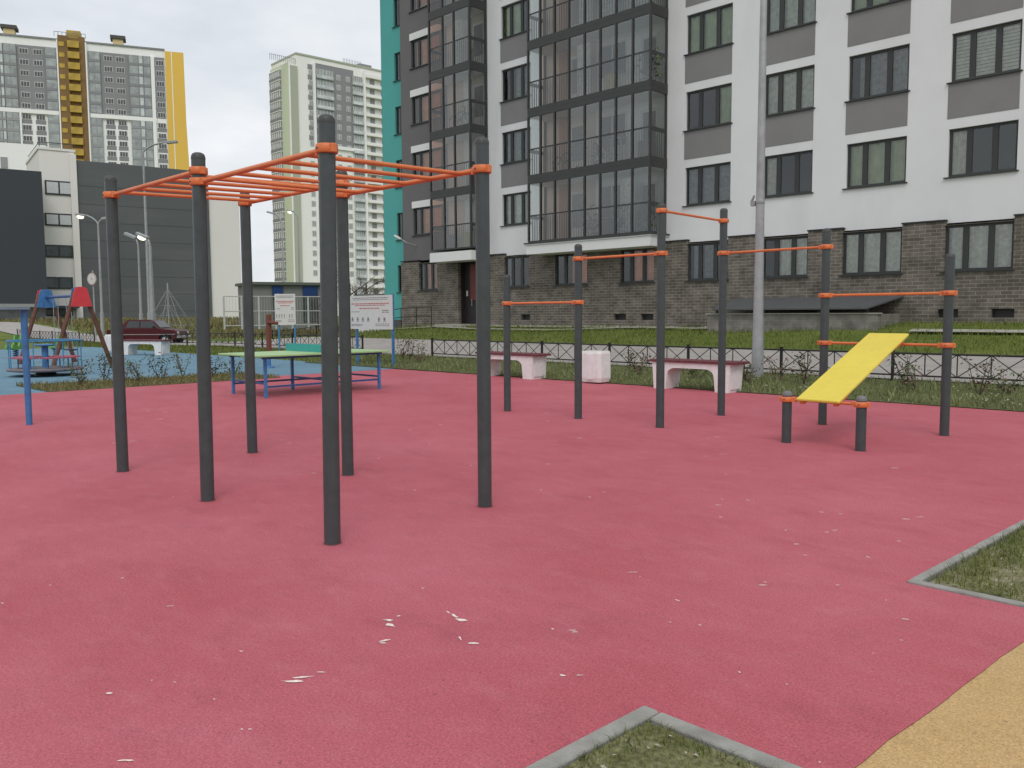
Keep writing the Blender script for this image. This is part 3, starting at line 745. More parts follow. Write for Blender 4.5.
# dark room behind all windows
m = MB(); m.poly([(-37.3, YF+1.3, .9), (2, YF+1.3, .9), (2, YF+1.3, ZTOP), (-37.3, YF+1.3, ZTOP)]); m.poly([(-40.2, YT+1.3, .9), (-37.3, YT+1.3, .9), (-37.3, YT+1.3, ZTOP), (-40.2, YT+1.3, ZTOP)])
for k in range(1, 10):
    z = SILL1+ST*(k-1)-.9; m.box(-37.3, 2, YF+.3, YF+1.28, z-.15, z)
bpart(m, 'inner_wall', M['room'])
# brick base
BW = [(-36.13,-34.65),(-29.70,-28.06),(-26.44,-24.58),(-22.76,-21.06),(-19.50,-17.70),(-16.30,-14.55),(-13.32,-11.36),(-10.06,-8.14),(-6.95,-5.0),(-3.7,-1.8)]
DOOR = (-33.0,-31.7,.97,4.0)
bh = [(a, b, SILL1-.03, 4.10) for a, b in BW]+[DOOR]
VENT = [(-10.2,-9.6),(-8.67,-8.05),(-23.1,-22.46),(-21.7,-21.08),(-17.72,-17.45),(-28.6,-28.0)]
vh = [(a, b, (1.27 if a > -12 else 1.18), (1.54 if a > -12 else 1.43)) for a, b in VENT]
m = MB(); wall(m, -37.65, 2.0, .3, 4.12, YB, bh+vh, .18)
m.poly([(-37.65, YB, .3), (-37.65, YB, 4.12), (-37.65, YB+1.2, 4.12), (-37.65, YB+1.2, .3)])
# piers between the windows stand a little higher than the window heads
edges = [-37.65, -36.13]+[x for ab_ in [(-34.65,-33.05),(-31.65,-29.70),(-21.06,-19.50),(-17.70,-16.35),(-14.55,-13.32),(-11.36,-10.06),(-8.14,-6.95),(-5.0,-3.7)] for x in ab_]
for i in range(0, len(edges), 2): m.box(edges[i]+.003, edges[i+1]-.003, YB-.002, YF-.003, 4.12, 4.24 if i else 4.2)
bpart(m, 'brick_base', M['brick'])
m = MB()
for i in range(0, len(edges), 2): m.box(edges[i]-.02, edges[i+1]+.02, YB-.05, YF-.003, 4.242, 4.285)
bpart(m, 'pier_coping', M['coping'])
CB = ['c_rose','c_grey','c_rose','c_rose','c_grey','c_white','c_white','c_white','c_grey','c_white']
CVb = [(.25,1),(0,.35),(.45,1),(.3,1),(.1,.9),(.30,1),(0,1),(0,1),(0,1),(0,1)]
for i, (a, b) in enumerate(BW): window(a, b, SILL1-.03, 4.10, YB, True, CB[i], CVb[i])
for (a, b, c, d) in vh:
    m = MB(); m.poly([(a, YB+.17, c), (b, YB+.17, c), (b, YB+.17, d), (a, YB+.17, d)]); bpart(m, 'cellar_vent', M['door'])
# entrance door
m = MB(); x0, x1, z0, z1 = DOOR; m.box(x0, x1, YB+.42, YB+.48, z0, z1); m.poly([(x0, YB+.18, z0), (x0, YB+.5, z0), (x0, YB+.5, z1), (x0, YB+.18, z1)])
d_ = bpart(m, 'entrance_door', M['door'])
m = MB(); m.box(x0+.45, x1-.05, YB+.39, YB+.418, 2.15, z1-.1); bpart(m, 'door_transom', M['reddoor'], d_)
m = MB(); m.box(x0+.16, x0+.26, YB+.385, YB+.418, 2.35, 2.62); bpart(m, 'intercom', M['wframe'], d_)
m = MB(); m.tube((x0+.6, YB+.36, 1.85), (x0+.6, YB+.36, 2.2), .018, .018, 8); bpart(m, 'handle', M['chrome'], d_)
m = MB(); m.box(x0-.3, x1+.4, YB-1.3, YB-.01, .6, .97); bpart(m, 'entrance_step', M['apron'])
# grey block
gw = (-36.75, -34.0)
gh = []
for k in rows: gh.append((-36.72, -34.4, SILL1+ST*(k-1), SILL1+ST*(k-1)+1.40))
m = MB(); wall(m, -37.62, -30.9, 4.26, ZTOP, YF-.002, gh, .22); m.poly([(-37.62, YF, 4.2), (-37.62, YF, ZTOP), (-37.62, YF+1.1, ZTOP), (-37.62, YF+1.1, 4.2)])
m.box(-37.65, -30.9, YF-.05, YF+14, ZTOP+.002, ZTOP+.25)
bpart(m, 'grey_wall', M['dark'])
for k in rows:
    z = SILL1+ST*(k-1); m = MB(); m.box(-36.80, -34.0, YF-.03, YF-.006, z+1.42, z+1.76); bpart(m, 'white_lintel', M['fascia'])
for k in rows: window(-36.72, -34.4, SILL1+ST*(k-1), SILL1+ST*(k-1)+1.40, YF, True, 'c_rose', (.1, 1), (.24, .58))
# teal end
YT = 29.35
th = [(-39.08,-38.3, SILL1+ST*(k-1)-.05, SILL1+ST*(k-1)+1.42) for k in range(1, 9)]
m = MB(); wall(m, -40.3, -37.6, 1.15, ZTOP, YT, th, .25); m.poly([(-40.3, YT, 1.15), (-40.3, YT+13, 1.15), (-40.3, YT+13, ZTOP), (-40.3, YT, ZTOP)])
m.box(-40.3, -37.66, YT-.03, YT+13, ZTOP+.002, ZTOP+.25)
bpart(m, 'teal_wall', M['teal'])
m = MB(); m.box(-40.25, -37.66, YT+.02, YT+13, .1, 1.15); bpart(m, 'plinth', M['plinth'])
for (a, b, c, d) in th: window(a, b, c, d, YT, True, 'c_grey', (.5, 1), (.5,))
# glazed balconies
def balcony(name, mx, y0, xr, lev, last, mats, back, railside):
    """one storey of a glazed loggia: floor band, mullions, rail, railing bars, glass and the wall inside"""
    z0 = 4.45+ST*lev; zt = z0+ST; xl = mx[0]
    f = MB()
    f.box(xl-.03, xr+.03, y0-.03, YF-.004, z0-(.0 if lev else -.12), z0+.19); f.box(xl-.03, xr+.03, y0-.03, YF-.004, zt-.20, zt-.004)
    for x in mx: f.box(x-.038, x+.038, y0-.045, y0+.05, z0+.191, zt-.202)
    for yy in (YF-.06,):
        f.box(xr-.045, xr+.02, yy-.05, yy+.045, z0+.191, zt-.202)
        f.box(xl-.02, xl+.045, yy-.05, yy+.045, z0+.191, zt-.202)
    zr = z0+1.28
    f.box(mx[0]+.04, xr-.04, y0-.008, y0+.03, zr-.03, zr+.03); f.box(xr-.03, xr+.01, y0+.055, YF-.12, zr-.12, zr+.03); f.box(xl-.01, xl+.03, y0+.055, YF-.12, zr-.12, zr+.03)
    o = bpart(f, name, M['balc'])
    r = MB(); x = mx[0]+.15
    while x < xr-.08:
        r.box(x-.010, x+.010, y0+.055, y0+.075, z0+.19, zr-.03); x += .135
    y = y0+.18
    while y < YF-.15:
        r.box(xr-.09, xr-.07, y-.01, y+.01, z0+.19, zr-.03); r.box(xl+.07, xl+.09, y-.01, y+.01, z0+.19, zr-.03); y += .135
    bpart(r, 'railing', M['balc'], o)
    g = MB(); gb = MB()
    for i in range(len(mx)-1):
        a, bq = mx[i]+.038, mx[i+1]-.038
        tgt = gb if (i in mats) else g
        tgt.poly([(a, y0, z0+.19), (bq, y0, z0+.19), (bq, y0, zt-.2), (a, y0, zt-.2)])
    g.poly([(xr, y0+.05, z0+.19), (xr, YF-.11, z0+.19), (xr, YF-.11, zt-.2), (xr, y0+.05, zt-.2)])
    (gb if 0 in mats else g).poly([(xl, y0+.05, z0+.19), (xl, YF-.11, z0+.19), (xl, YF-.11, zt-.2), (xl, y0+.05, zt-.2)])
    bpart(g, 'glass_pane', M['bglass'], o)
    if gb.v: bpart(gb, 'bronze_pane', M['bronze'], o)
    for (a, bq, mt) in back:
        w = MB(); w.box(a, bq, YF-.030, YF-.008, z0+.20, zt-.21); bpart(w, 'back_wall', M[mt], o)
    # loggia ceiling and floor
    w = MB(); w.box(xl+.05, xr-.05, y0+.06, YF-.035, zt-.23, zt-.206); w.box(xl+.05, xr-.05, y0+.09, YF-.035, z0+.192, z0+.20); bpart(w, 'loggia_lining', M['lwhite'], o)
    return o
def clutter(o, kind, x, z, y):
    w = MB()
    if kind == 'bike':
        for dx in (-.45, .45):
            n = 18; pts = [(x+dx+.31*cos(2*pi*i/n), y, z+.33+.31*sin(2*pi*i/n)) for i in range(n+1)]; w.path(pts, .022, 6)
        w.path([(x-.45, y, z+.33), (x-.1, y, z+.75), (x+.4, y, z+.72), (x, y, z+.33), (x-.1, y, z+.75)], .02, 6); w.path([(x+.45, y, z+.33), (x+.38, y, z+.95), (x+.25, y, z+.98)], .018, 6)
        bpart(w, 'stored_bicycle', M['black'], o)
    elif kind == 'rack':
        for i in range(5): w.box(x-.5+i*.25, x-.47+i*.25, y, y+.03, z, z+1.0)
        for i in range(3): w.box(x-.55, x+.55, y-.02, y+.05, z+.3+i*.33, z+.33+i*.33)
        bpart(w, 'drying_rack', M['wframe'], o)
    elif kind == 'door':
        w.box(x-.42, x+.42, YF-.06, YF-.034, z+.02, z+2.05); d0 = bpart(w, 'balcony_door', M['wframe'], o)
        q = MB(); q.box(x-.30, x+.30, YF-.072, YF-.062, z+.5, z+1.92); bpart(q, 'door_pane', M['wdark'], d0)
    elif kind == 'win':
        w.box(x-.75, x+.75, YF-.06, YF-.034, z+.75, z+2.15); d0 = bpart(w, 'loggia_window', M['wframe'], o)
        q = MB(); q.box(x-.67, x-.04, YF-.072, YF-.062, z+.83, z+2.07); q.box(x+.04, x+.67, YF-.072, YF-.062, z+.83, z+2.07); bpart(q, 'door_pane', M['wdark'], d0)
    elif kind == 'box':
        w.bbox(x-.3, x+.3, y, y+.35, z, z+.7, .02); bpart(w, 'cupboard', M['wood'] if random.random() < .5 else M['wframe'], o)
    elif kind == 'blind':
        for i in range(16): w.box(x, x+.72, y0_b+.07, y0_b+.085, z+.15+i*.14, z+.26+i*.14)
        bpart(w, 'blind', M['c_white'], o)
    elif kind == 'plant':
        for i in range(90):
            p = Vector((x+random.gauss(0, .25), y+random.gauss(0, .1), z+abs(random.gauss(.5, .28)))); a = random.uniform(0, 6.3); r = .07
            w.poly([(p.x+r*cos(a), p.y, p.z+r*sin(a)), (p.x+r*cos(a+1.6), p.y+.03, p.z+r*sin(a+1.6)), (p.x-r*cos(a), p.y, p.z-r*sin(a)), (p.x-r*cos(a+1.6)*.5, p.y-.03, p.z-r*sin(a+1.6)*.5)])
        bpart(w, 'balcony_plant', M['leaf'], o)
    elif kind == 'curtain':
        vs = []
        for i in range(31):
            xx = x-.35+.7*i/30; yy = y+.02*sin(i*1.1); vs += [(xx, yy, z+.1), (xx, yy, z+2.2)]
        w._add(vs, [(2*i, 2*i+2, 2*i+3, 2*i+1) for i in range(30)], 0, True); bpart(w, 'curtain', M['c_white'], o)
    elif kind == 'bag':
        w.bbox(x-.2, x+.2, y, y+.3, z, z+.75, .04); bpart(w, 'yellow_sack', M['yellow'], o)
MX2 = [-27.13,-26.40,-25.57,-24.75,-23.90,-23.07,-22.27,-21.44,-20.60]
y0_b = 27.56
BK2 = [(-27.05,-26.3,'lwhite'),(-26.296,-24.2,'beige'),(-24.196,-20.65,'lwhite')]
for lev in range(0, 8):
    o = balcony('glazed_balcony', MX2, y0_b, MX2[-1], lev, lev == 7, (1, 2) if lev != 4 else (0, 1, 2), BK2, True)
    z = 4.45+ST*lev+.2
    clutter(o, 'door', -25.2, z, 0); clutter(o, 'win', -23.3, z, 0); clutter(o, 'door', -21.4, z, 0)
    for kind, x in {0: [('plant', -23.8), ('plant', -22.4), ('box', -23.1), ('plant', -21.0), ('curtain', -22)], 1: [('bike', -25.3), ('plant', -23.4), ('rack', -22.6), ('box', -21.2)], 2: [('curtain', -24.3), ('bag', -23), ('plant', -20.9)], 3: [('rack', -22.8), ('curtain', -24.2), ('curtain', -23.0), ('box', -21)], 4: [('box', -26), ('curtain', -24.3), ('curtain', -23.5)], 5: [('curtain', -24), ('curtain', -22), ('box', -22.8)]}.get(lev, [('curtain', -23), ('box', -21.8)]):
        clutter(o, kind, x, z, 27.95)
m = MB(); m.box(-27.25, -20.5, y0_b-.06, YF-.004, 4.06, 4.45); m.box(-27.3, -20.45, y0_b-.10, YF-.004, 4.452, 4.50); bpart(m, 'balcony_fascia', M['fascia'])
m = MB(); m.box(-27.33, -20.42, y0_b-.13, YF-.004, 4.503, 4.56); bpart(m, 'balcony_drip_edge', M['balc'])
MX1 = [-33.90,-32.88,-32.07,-30.97]
BK1 = [(-33.85,-32.6,'beige'),(-32.596,-31.9,'lwhite'),(-31.896,-31.0,'beige')]
for lev in range(0, 8):
    o = balcony('glazed_balcony', MX1, 27.58, MX1[-1], lev, lev == 7, (0,) if lev != 0 else (0,), BK1, True)
    z = 4.45+ST*lev+.2; clutter(o, 'door', -31.45, z, 0)
    for kind, x in {0: [('bag', -31.9), ('box', -33.2)], 2: [('bike', -32.2)], 1: [('box', -31.5)], 3: [('curtain', -32.3)]}.get(lev, [('box', -32)]): clutter(o, kind, x, z, 28.0)
m = MB(); m.box(-34.0, -30.905, 27.52, YF-.004, 4.02, 4.47); bpart(m, 'balcony_fascia', M['fascia'])
# white return wall beside the first balcony
# cellar stair shelter in front of the brick base
cs = thing('cellar_shelter', 'low cellar stair shelter with sloping dark metal roof on a grey block wall', 'shelter', (-14.3, 27.5, .9))
m = MB(); m.prism([(-17.15, 26.62, 1.55), (-11.60, 26.62, 1.55), (-11.25, YB-.01, 1.93), (-17.5, YB-.01, 1.93)], (0, 0, .05)); o = m.build('roof', M['panel'], cs); o.location = -cs.location
o.data.materials[0] = plain('shelter_roof_metal', (.085,.088,.092), .5, .08, 1.5)
m = MB(); m.box(-17.45, -11.35, 26.8, 27.0, .5, 1.40); m.box(-11.55, -11.352, 27.002, YB-.01, .5, 1.40); m.box(-17.45, -17.25, 27.002, YB-.01, .5, 1.40); o = m.build('block_wall', brick('grey_block', (.17,.16,.145), (.21,.20,.18), (.25,.24,.22), .42, .20, .010), cs); o.location = -cs.location
m = MB(); m.box(-17.5, -11.30, 26.76, 27.05, 1.402, 1.44); o = m.build('wall_coping', M['apron'], cs); o.location = -cs.location
m = MB()
for x in (-17.1, -15.2, -13.3, -11.7): m.box(x-.03, x+.03, 26.85, 26.91, 1.442, 1.60)
o = m.build('roof_stub', M['frame'], cs); o.location = -cs.location
# entrance hand rail
hr = thing('hand_rail', 'black tubular hand rail along the entrance ramp by the teal wall', 'railing', (-36.5, 26.6, 0))
m = MB()
pts = [(-39.2, 27.5), (-37.6, 27.3), (-36.0, 27.2), (-34.6, 27.1), (-33.3, 27.0)]
for (x, y) in pts: m.tube((x, y, gz(x, y)-.1), (x, y, gz(x, y)+1.0), .022, .022, 8)
o = m.build('upright', M['black'], hr); o.location = -hr.location
m = MB()
for h in (1.0, .55): m.path([(x, y, gz(x, y)+h) for x, y in pts], .022, 8)
o = m.build('rail', M['black'], hr); o.location = -hr.location
# lamp on the grey wall
wl = thing('wall_lamp', 'grey street lamp head on a short arm above the grey wall corner', 'lamp', (-37.0, 28.0, 5.3))
m = MB(); m.path([(.55, .6, -.25), (.35, .15, -.12), (.05, 0, .08)], .03, 8); m.build('arm', M['lampgrey'], wl)
m = MB(); m.lathe((0, 0, 0), [(.04, -.32), (.09, -.28), (.11, 0), (.075, .25), (.03, .30)], 12); o = m.build('lamp_head', plain('lamp_white', (.55,.55,.54), .5), wl); o.rotation_euler = (0, radians(-66), 0); o.location = (-.2, -.05, .2); o.scale = (.6, 1, 1)

# ------------------------------------------------------------------ tall pole and street lamps
lp = thing('lamp_post', 'tall tapered steel lamp post rising out of frame before the white facade', 'lamp post', (-9.565, 16.62, gz(-9.5, 16.6)), 0, 'street lamp posts')
m = MB(); m.tube((0, 0, -.1), (0, 0, 2.0), .132, .095, 20); m.tube((0, 0, 2.0), (0, 0, 9.5), .095, .060, 20, False)
m.build('pole', M['steel'], lp)
m = MB(); m.lathe((0, 0, 3.62), [(.086, 0), (.092, .01), (.092, .09), (.086, .10)], 20); m.box(-.20, -.10, -.05, .03, 3.60, 3.70); m.tube((-.20, -.02, 3.68), (-.13, -.02, 3.82), .03, .02, 8); m.build('bracket', M['lampgrey'], lp)
m = MB(); m.path([(0, 0, 9.4), (0, -.3, 9.9), (0, -1.4, 10.2)], .04, 8); m.build('arm', M['steel'], lp)
m = MB(); m.bbox(-.13, .13, -2.0, -1.4, 10.15, 10.28, .03); m.build('lamp_head', M['lampgrey'], lp)

def street_lamp(base, top_z, heads, label, r=.09, lit=()):
    """pole with curved arms; heads = list of (dx, dy, dz) from the pole top in world axes"""
    x, y = base.x, base.y; z = gz(x, y)
    t = thing('street_lamp', label, 'street lamp', (x, y, z), 0, 'street lamps in the background')
    H = top_z-z
    m = MB(); m.tube((0, 0, -.3), (0, 0, 1.6), r*1.5, r*1.4, 10); m.tube((0, 0, 1.6), (0, 0, H), r, r*.6, 10); m.build('pole', M['steel'], t)
    for i, (dx, dy, dz) in enumerate(heads):
        pts = [Vector((0, 0, H))+Vector((dx*(s**1.4), dy*(s**1.4), dz*sin(s*pi/2))) for s in (0, .25, .5, .75, 1)]
        m = MB(); m.path(pts, r*.55, 8); a = m.build('arm', M['steel'], t)
        d = Vector((dx, dy, .25*dz)).normalized(); e = pts[-1]; mm = MB()
        n = d.cross(Vector((0, 0, 1))).normalized(); u = n.cross(d)
        mm.M = Matrix(((d.x, n.x, u.x, e.x), (d.y, n.y, u.y, e.y), (d.z, n.z, u.z, e.z), (0,0,0,1)))
        mm.bbox(-.30, .45, -.15, .15, -.09, .07, .04); hd = mm.build('lamp_head', M['lampgrey'], t)
        if i in lit:
            mm = MB(); mm.M = Matrix(((d.x, n.x, u.x, e.x), (d.y, n.y, u.y, e.y), (d.z, n.z, u.z, e.z), (0,0,0,1)))
            mm.lathe((.10, 0, -.18), [(.03, -.09), (.17, -.05), (.22, .04), (.20, .085)], 12); mm.build('bulb', M['bulb'], hd)
    return t
P = at_d(145.5, 300, 60); T = at_d(143, 152, 60); Hd = at_d(171, 142, 60); street_lamp(T, T.z, [(Hd.x-T.x, Hd.y-T.y, Hd.z-T.z)], 'tallest curved street lamp rising above the dark shopping building roof', .11)
P = at_d(138.5, 300, 50); T = at_d(138.2, 246, 50); Hd = at_d(132, 236, 50); street_lamp(T, T.z, [(Hd.x-T.x, Hd.y-T.y, Hd.z-T.z)], 'slim street lamp with short hooked arm left of the car roof', .08)
T = at_d(150, 246, 48); Hd = at_d(144, 236, 48); street_lamp(T, T.z, [(Hd.x-T.x, Hd.y-T.y, Hd.z-T.z)], 'thicker street lamp with lit head standing behind the car', .13, (0,))
T = at_d(98, 224, 60); Hd = at_d(82, 215, 60); H2 = at_d(106, 218, 60); street_lamp(T, T.z, [(Hd.x-T.x, Hd.y-T.y, Hd.z-T.z), (H2.x-T.x, H2.y-T.y, H2.z-T.z)], 'double armed street lamp with lit head beside the round road sign', .09, (0,))
T = at_d(282, 224, 75); Hd = at_d(272, 213, 75); street_lamp(T, T.z, [(Hd.x-T.x, Hd.y-T.y, Hd.z-T.z)], 'curved street lamp standing before the green tower behind the small notice board', .11)
T = at_d(298, 218, 90); Hd = at_d(291, 211, 90); street_lamp(T, T.z, [(Hd.x-T.x, Hd.y-T.y, Hd.z-T.z)], 'far street lamp with lit head partly hidden by the nearest monkey bar post', .10, (0,))

# ------------------------------------------------------------------ round road sign
c = at_d(93, 279, 52); z = gz(c.x, c.y)
rs = thing('road_sign', 'round white road sign with a faint red rim on a grey pole', 'road sign', (c.x, c.y, z))
m = MB(); m.tube((0, 0, -.2), (0, 0, c.z-z+.5), .045, .045, 8); m.build('pole', M['steel'], rs)
dirv = Vector((.45, -1, 0)).normalized()
m = MB(); cc = Vector((0, 0, c.z-z))+dirv*.07; m.tube(cc, cc+dirv*.03, .36, .36, 24); m.tube(cc+dirv*.031, cc+dirv*.036, .30, .30, 24, True, 1); m.tube(cc+dirv*.037, cc+dirv*.040, .07, .07, 12, True, 2)
m.build('sign_disc', [plain('sign_rim', (.50,.33,.33), .5), plain('sign_white', (.58,.57,.57), .5), plain('sign_mark', (.48,.36,.36), .5)], rs)

# ------------------------------------------------------------------ notice boards
def board(base, ux, w, zb, zt, label, posts, scale_txt=1., small=False):
    """printed board on two blue posts; ux = unit direction of its width"""
    t = thing('notice_board', label, 'notice board', (base.x, base.y, gz(base.x, base.y)))
    z0 = t.location.z; u = Vector(ux).normalized(); n = Vector((u.y, -u.x, 0))     # faces -n side
    R = Matrix(((u.x, n.x, 0, 0), (u.y, n.y, 0, 0), (0, 0, 1, -z0), (0, 0, 0, 1)))
    m = MB(); m.M = R; m.box(0, w, -.012, .012, zb, zt); bo = m.build('panel', M['sign'], t)
    for px in posts:
        m = MB(); m.M = R; m.box(px-.03, px+.03, -.075, -.014, z0-.1, zt+.02); m.build('post', M['lblue'] if small else M['bluep'], t)
    k = MB(); k.M = R; H = zt-zb
    def line(x0, x1, z, h, mi): k.box(w*x0, w*x1, .0125, .0145, zb+H*z-h*H/2, zb+H*z+h*H/2, mi)
    def text(x0, x1, z, h, mi):
        x = x0
        while x < x1:
            l = random.uniform(.02, .06); line(x, min(x1, x+l), z, h, mi); x += l+.012
    text(.08, .92, .93, .022, 0); text(.10, .90, .88, .018, 0); text(.06, .94, .76, .03, 1); text(.15, .85, .71, .025, 1); text(.25, .72, .62, .03, 1)
    text(.06, .25, .52, .02, 0); text(.78, .92, .55, .03, 0); text(.78, .92, .50, .02, 0)
    for i in range(7):                       # a row of small exercise figures
        if i == 4: continue
        x = .06+.125*i
        line(x, x+.035, .335, .03, 0); line(x-.012, x+.05, .30, .018, 0); line(x+.006, x+.03, .275, .05, 0); line(x-.006, x+.008, .235, .035, 0); line(x+.03, x+.044, .235, .035, 0)
    text(.05, .32, .14, .018, 0); text(.62, .94, .16, .018, 0); text(.62, .94, .11, .018, 0); text(.05, .3, .10, .018, 0)
    k.build('print', [M['ink'], M['inkred']], bo)
    return t
board(Vector((-21.75, 14.55, 0)), (1, 0, 0), 2.1, 1.06, 2.02, 'large white notice board on blue posts behind the right end of the tennis table', (.3, 2.05))
pL, pR = at_d(275, 310, 33), at_d(295.5, 310, 33); uu = (pR-pL); uu.z = 0
board(pL, uu, uu.length, 1.10, 2.27, 'small white notice board on light blue posts left of the nearest monkey bar post', (.12, uu.length-.05), small=True)

# ------------------------------------------------------------------ playground at the left
mg = thing('merry_go_round', 'blue railed merry-go-round with red seats on the blue rubber', 'merry-go-round', (-23.95, 6.9, 0)); mg.scale = (.90, .90, 1)
m = MB(); m.lathe((0, 0, .11), [(.80, 0), (.96, .02), (.98, .07), (.94, .085)], 32); m.build('deck', plain('deck_grey', (.17,.15,.16), .6), mg)
m = MB(); m.lathe((0, 0, 0), [(.28, 0), (.25, .1)], 16); m.build('base', M['black'], mg)
m = MB(); m.tube((0, 0, .19), (0, 0, .74), .085, .085, 14); m.build('hub_post', M['bluep'], mg)
m = MB(); m.lathe((0, 0, .74), [(.24, 0), (.26, .02), (.26, .035), (.2, .05)], 20); m.build('hand_wheel', M['bluep'], mg)
m = MB()
for i in range(24): a, b = 2*pi*i/24, 2*pi*(i+1)/24; m.tube((.94*cos(a), .94*sin(a), .88), (.94*cos(b), .94*sin(b), .88), .02, .02, 6)
for i in range(8): a = 2*pi*i/8+.2; m.tube((.94*cos(a), .94*sin(a), .19), (.94*cos(a), .94*sin(a), .88), .016, .016, 6)
m.build('rail_ring', M['lblue'], mg)
for i in range(4):
    a = 2*pi*i/4+.25; m = MB(); R = Matrix.Rotation(a, 4, 'Z'); m.M = R; m.bbox(.42, .80, -.42, .42, .44, .475, .015); st = m.build('seat', plain('faded_pink_seat', (.36,.07,.11), .5), mg)
    m = MB(); m.M = R; m.path([(.6, -.3, .19), (.6, -.3, .44)], .018, 6); m.path([(.6, .3, .19), (.6, .3, .44)], .018, 6); m.build('seat_leg', M['bluep'], st)

sw = thing('swing_set', 'wooden A-frame swing set with red and blue end caps', 'swing', (-27.0, 8.78, 0))
def aframe(x, dy0, dy1, H, capmat, capmat2):
    f = MB()
    for yy in (dy0, dy1): f.tube((x, yy, -.1), (x, (dy0+dy1)/2+(yy-(dy0+dy1)/2)*.16, H), .065, .065, 8)
    fr = f.build('a_frame', M['wood'], sw); yc = (dy0+dy1)/2
    for sx, mt in ((.10, capmat), (-.13, capmat2)):
        q = MB(); q.prism([(x+sx, yc-.29, H-.42), (x+sx, yc+.29, H-.42), (x+sx, yc+.17, H+.10), (x+sx, yc+.08, H+.15), (x+sx, yc-.08, H+.15), (x+sx, yc-.17, H+.10)], (.03, 0, 0)); q.build('cap_plate', M[mt], fr)
aframe(0.0, -.85, .85, 2.18, 'red', 'bluep'); aframe(-3.2, -.85, .85, 2.18, 'bluep', 'red')
m = MB(); m.tube((-.1, 0, 2.08), (-3.1, 0, 2.08), .045, .045, 8); m.build('crossbar', M['bluep2'], sw)
for x in (-1.0, -2.2):
    m = MB()
    for dx in (-.22, .22): m.tube((x+dx, 0, .5), (x+dx, 0, 2.05), .010, .010, 5)
    ch = m.build('chain', M['steel'], sw); m = MB(); m.bbox(x-.27, x+.27, -.12, .12, .46, .50, .01); m.build('swing_seat', M['black'], ch)
bf = thing('blue_frame', 'thin blue post and horizontal beam frame at the left edge of the red rubber', 'play frame', (-13.2, 3.56, 0))
m = MB(); m.tube((0, 0, -.05), (0, 0, 1.585), .040, .045, 14); m.build('post', M['bluep'], bf)
m = MB(); m.box(-.06, .11, -3.2, .05, 1.587, 1.615); m.build('beam', plain('faded_blue_beam', (.16,.24,.31), .5), bf)
m = MB(); m.tube((0, -3.1, -.05), (0, -3.1, 1.585), .040, .045, 14); m.build('post', M['bluep'], bf)
def rider(x, y, label, rz, h=1.0):
    t = thing('spring_rider', label, 'spring rider', (x, y, 0), rz, 'green spring riders')
    m = MB(); n = 40; m.path([(.09*cos(i*.8), .09*sin(i*.8), .35*i/n) for i in range(n+1)], .018, 5); m.build('spring', M['bluep2'], t)
    m = MB(); pr = [(-.45, .45), (-.40, .62), (-.25, .55), (.02, .52), (.12, .75), (.18, 1.02), (.36, 1.02), (.42, .88), (.28, .80), (.30, .55), (.22, .38), (-.3, .38)]
    m.prism([(a, -.13, b*h) for a, b in pr], (0, .05, 0)); m.prism([(a, .08, b*h) for a, b in pr], (0, .05, 0)); m.build('side_board', M['gplast'], t)
    m = MB(); m.bbox(-.25, .05, -.079, .079, .50*h, .54*h, .01); m.build('seat', M['red'], t)
    m = MB(); m.tube((.14, -.24, .80*h), (.14, .24, .80*h), .016, .016, 6); m.build('handle', M['bluep'], t)
q = on_z(56, 356.5); rider(q.x, q.y, 'green spring rider right of the merry-go-round hub, near the swing leg', .8, .8)
q = on_z(16, 358); rider(q.x, q.y, 'green spring rider behind the left rim of the merry-go-round', 2.4, .8)
wp = thing('wooden_post', 'leaning brown timber post with a short peg on a blue foot behind the tennis table', 'post', (-22.4, 12.25, 0))
m = MB(); m.M = Matrix.Rotation(radians(-4), 4, Vector((.7, .7, 0))); m.bbox(-.075, .075, -.05, .05, .36, 1.5, .012); m.build('timber', M['brown'], wp)
m = MB(); m.tube((.0, .0, 1.28), (.20, .20, 1.25), .05, .05, 8); m.build('peg', M['brown'], wp)
m = MB(); m.tube((0, 0, -.05), (0, 0, .40), .06, .05, 10); m.lathe((0, 0, 0), [(.16, 0), (.15, .03), (.06, .05)], 14); m.build('foot', M['bluep'], wp)

# rope pyramid
c = at_d(169, 325, 62); z = gz(c.x, c.y)
rp = thing('rope_pyramid', 'white mast with ropes fanning out like a climbing net beyond the car', 'climbing net', (c.x, c.y, z))
m = MB(); m.tube((0, 0, -.2), (0, 0, 3.7), .07, .05, 8); m.build('mast', M['steel'], rp)
m = MB()
for i in range(8):
    a = 2*pi*i/8+.1
    for hh, rr in ((3.3, 2.0), (2.3, 1.3)): m.tube((0, 0, hh), (rr*cos(a), rr*sin(a), .1), .013, .013, 5)
for h, rr in ((.7, 1.62), (1.4, 1.2), (2.1, .78), (2.7, .4)):
    pts = [(rr*cos(2*pi*i/8+.1), rr*sin(2*pi*i/8+.1), h) for i in range(9)]; m.path(pts, .010, 5)
m.build('rope_net', M['lampgrey'], rp)

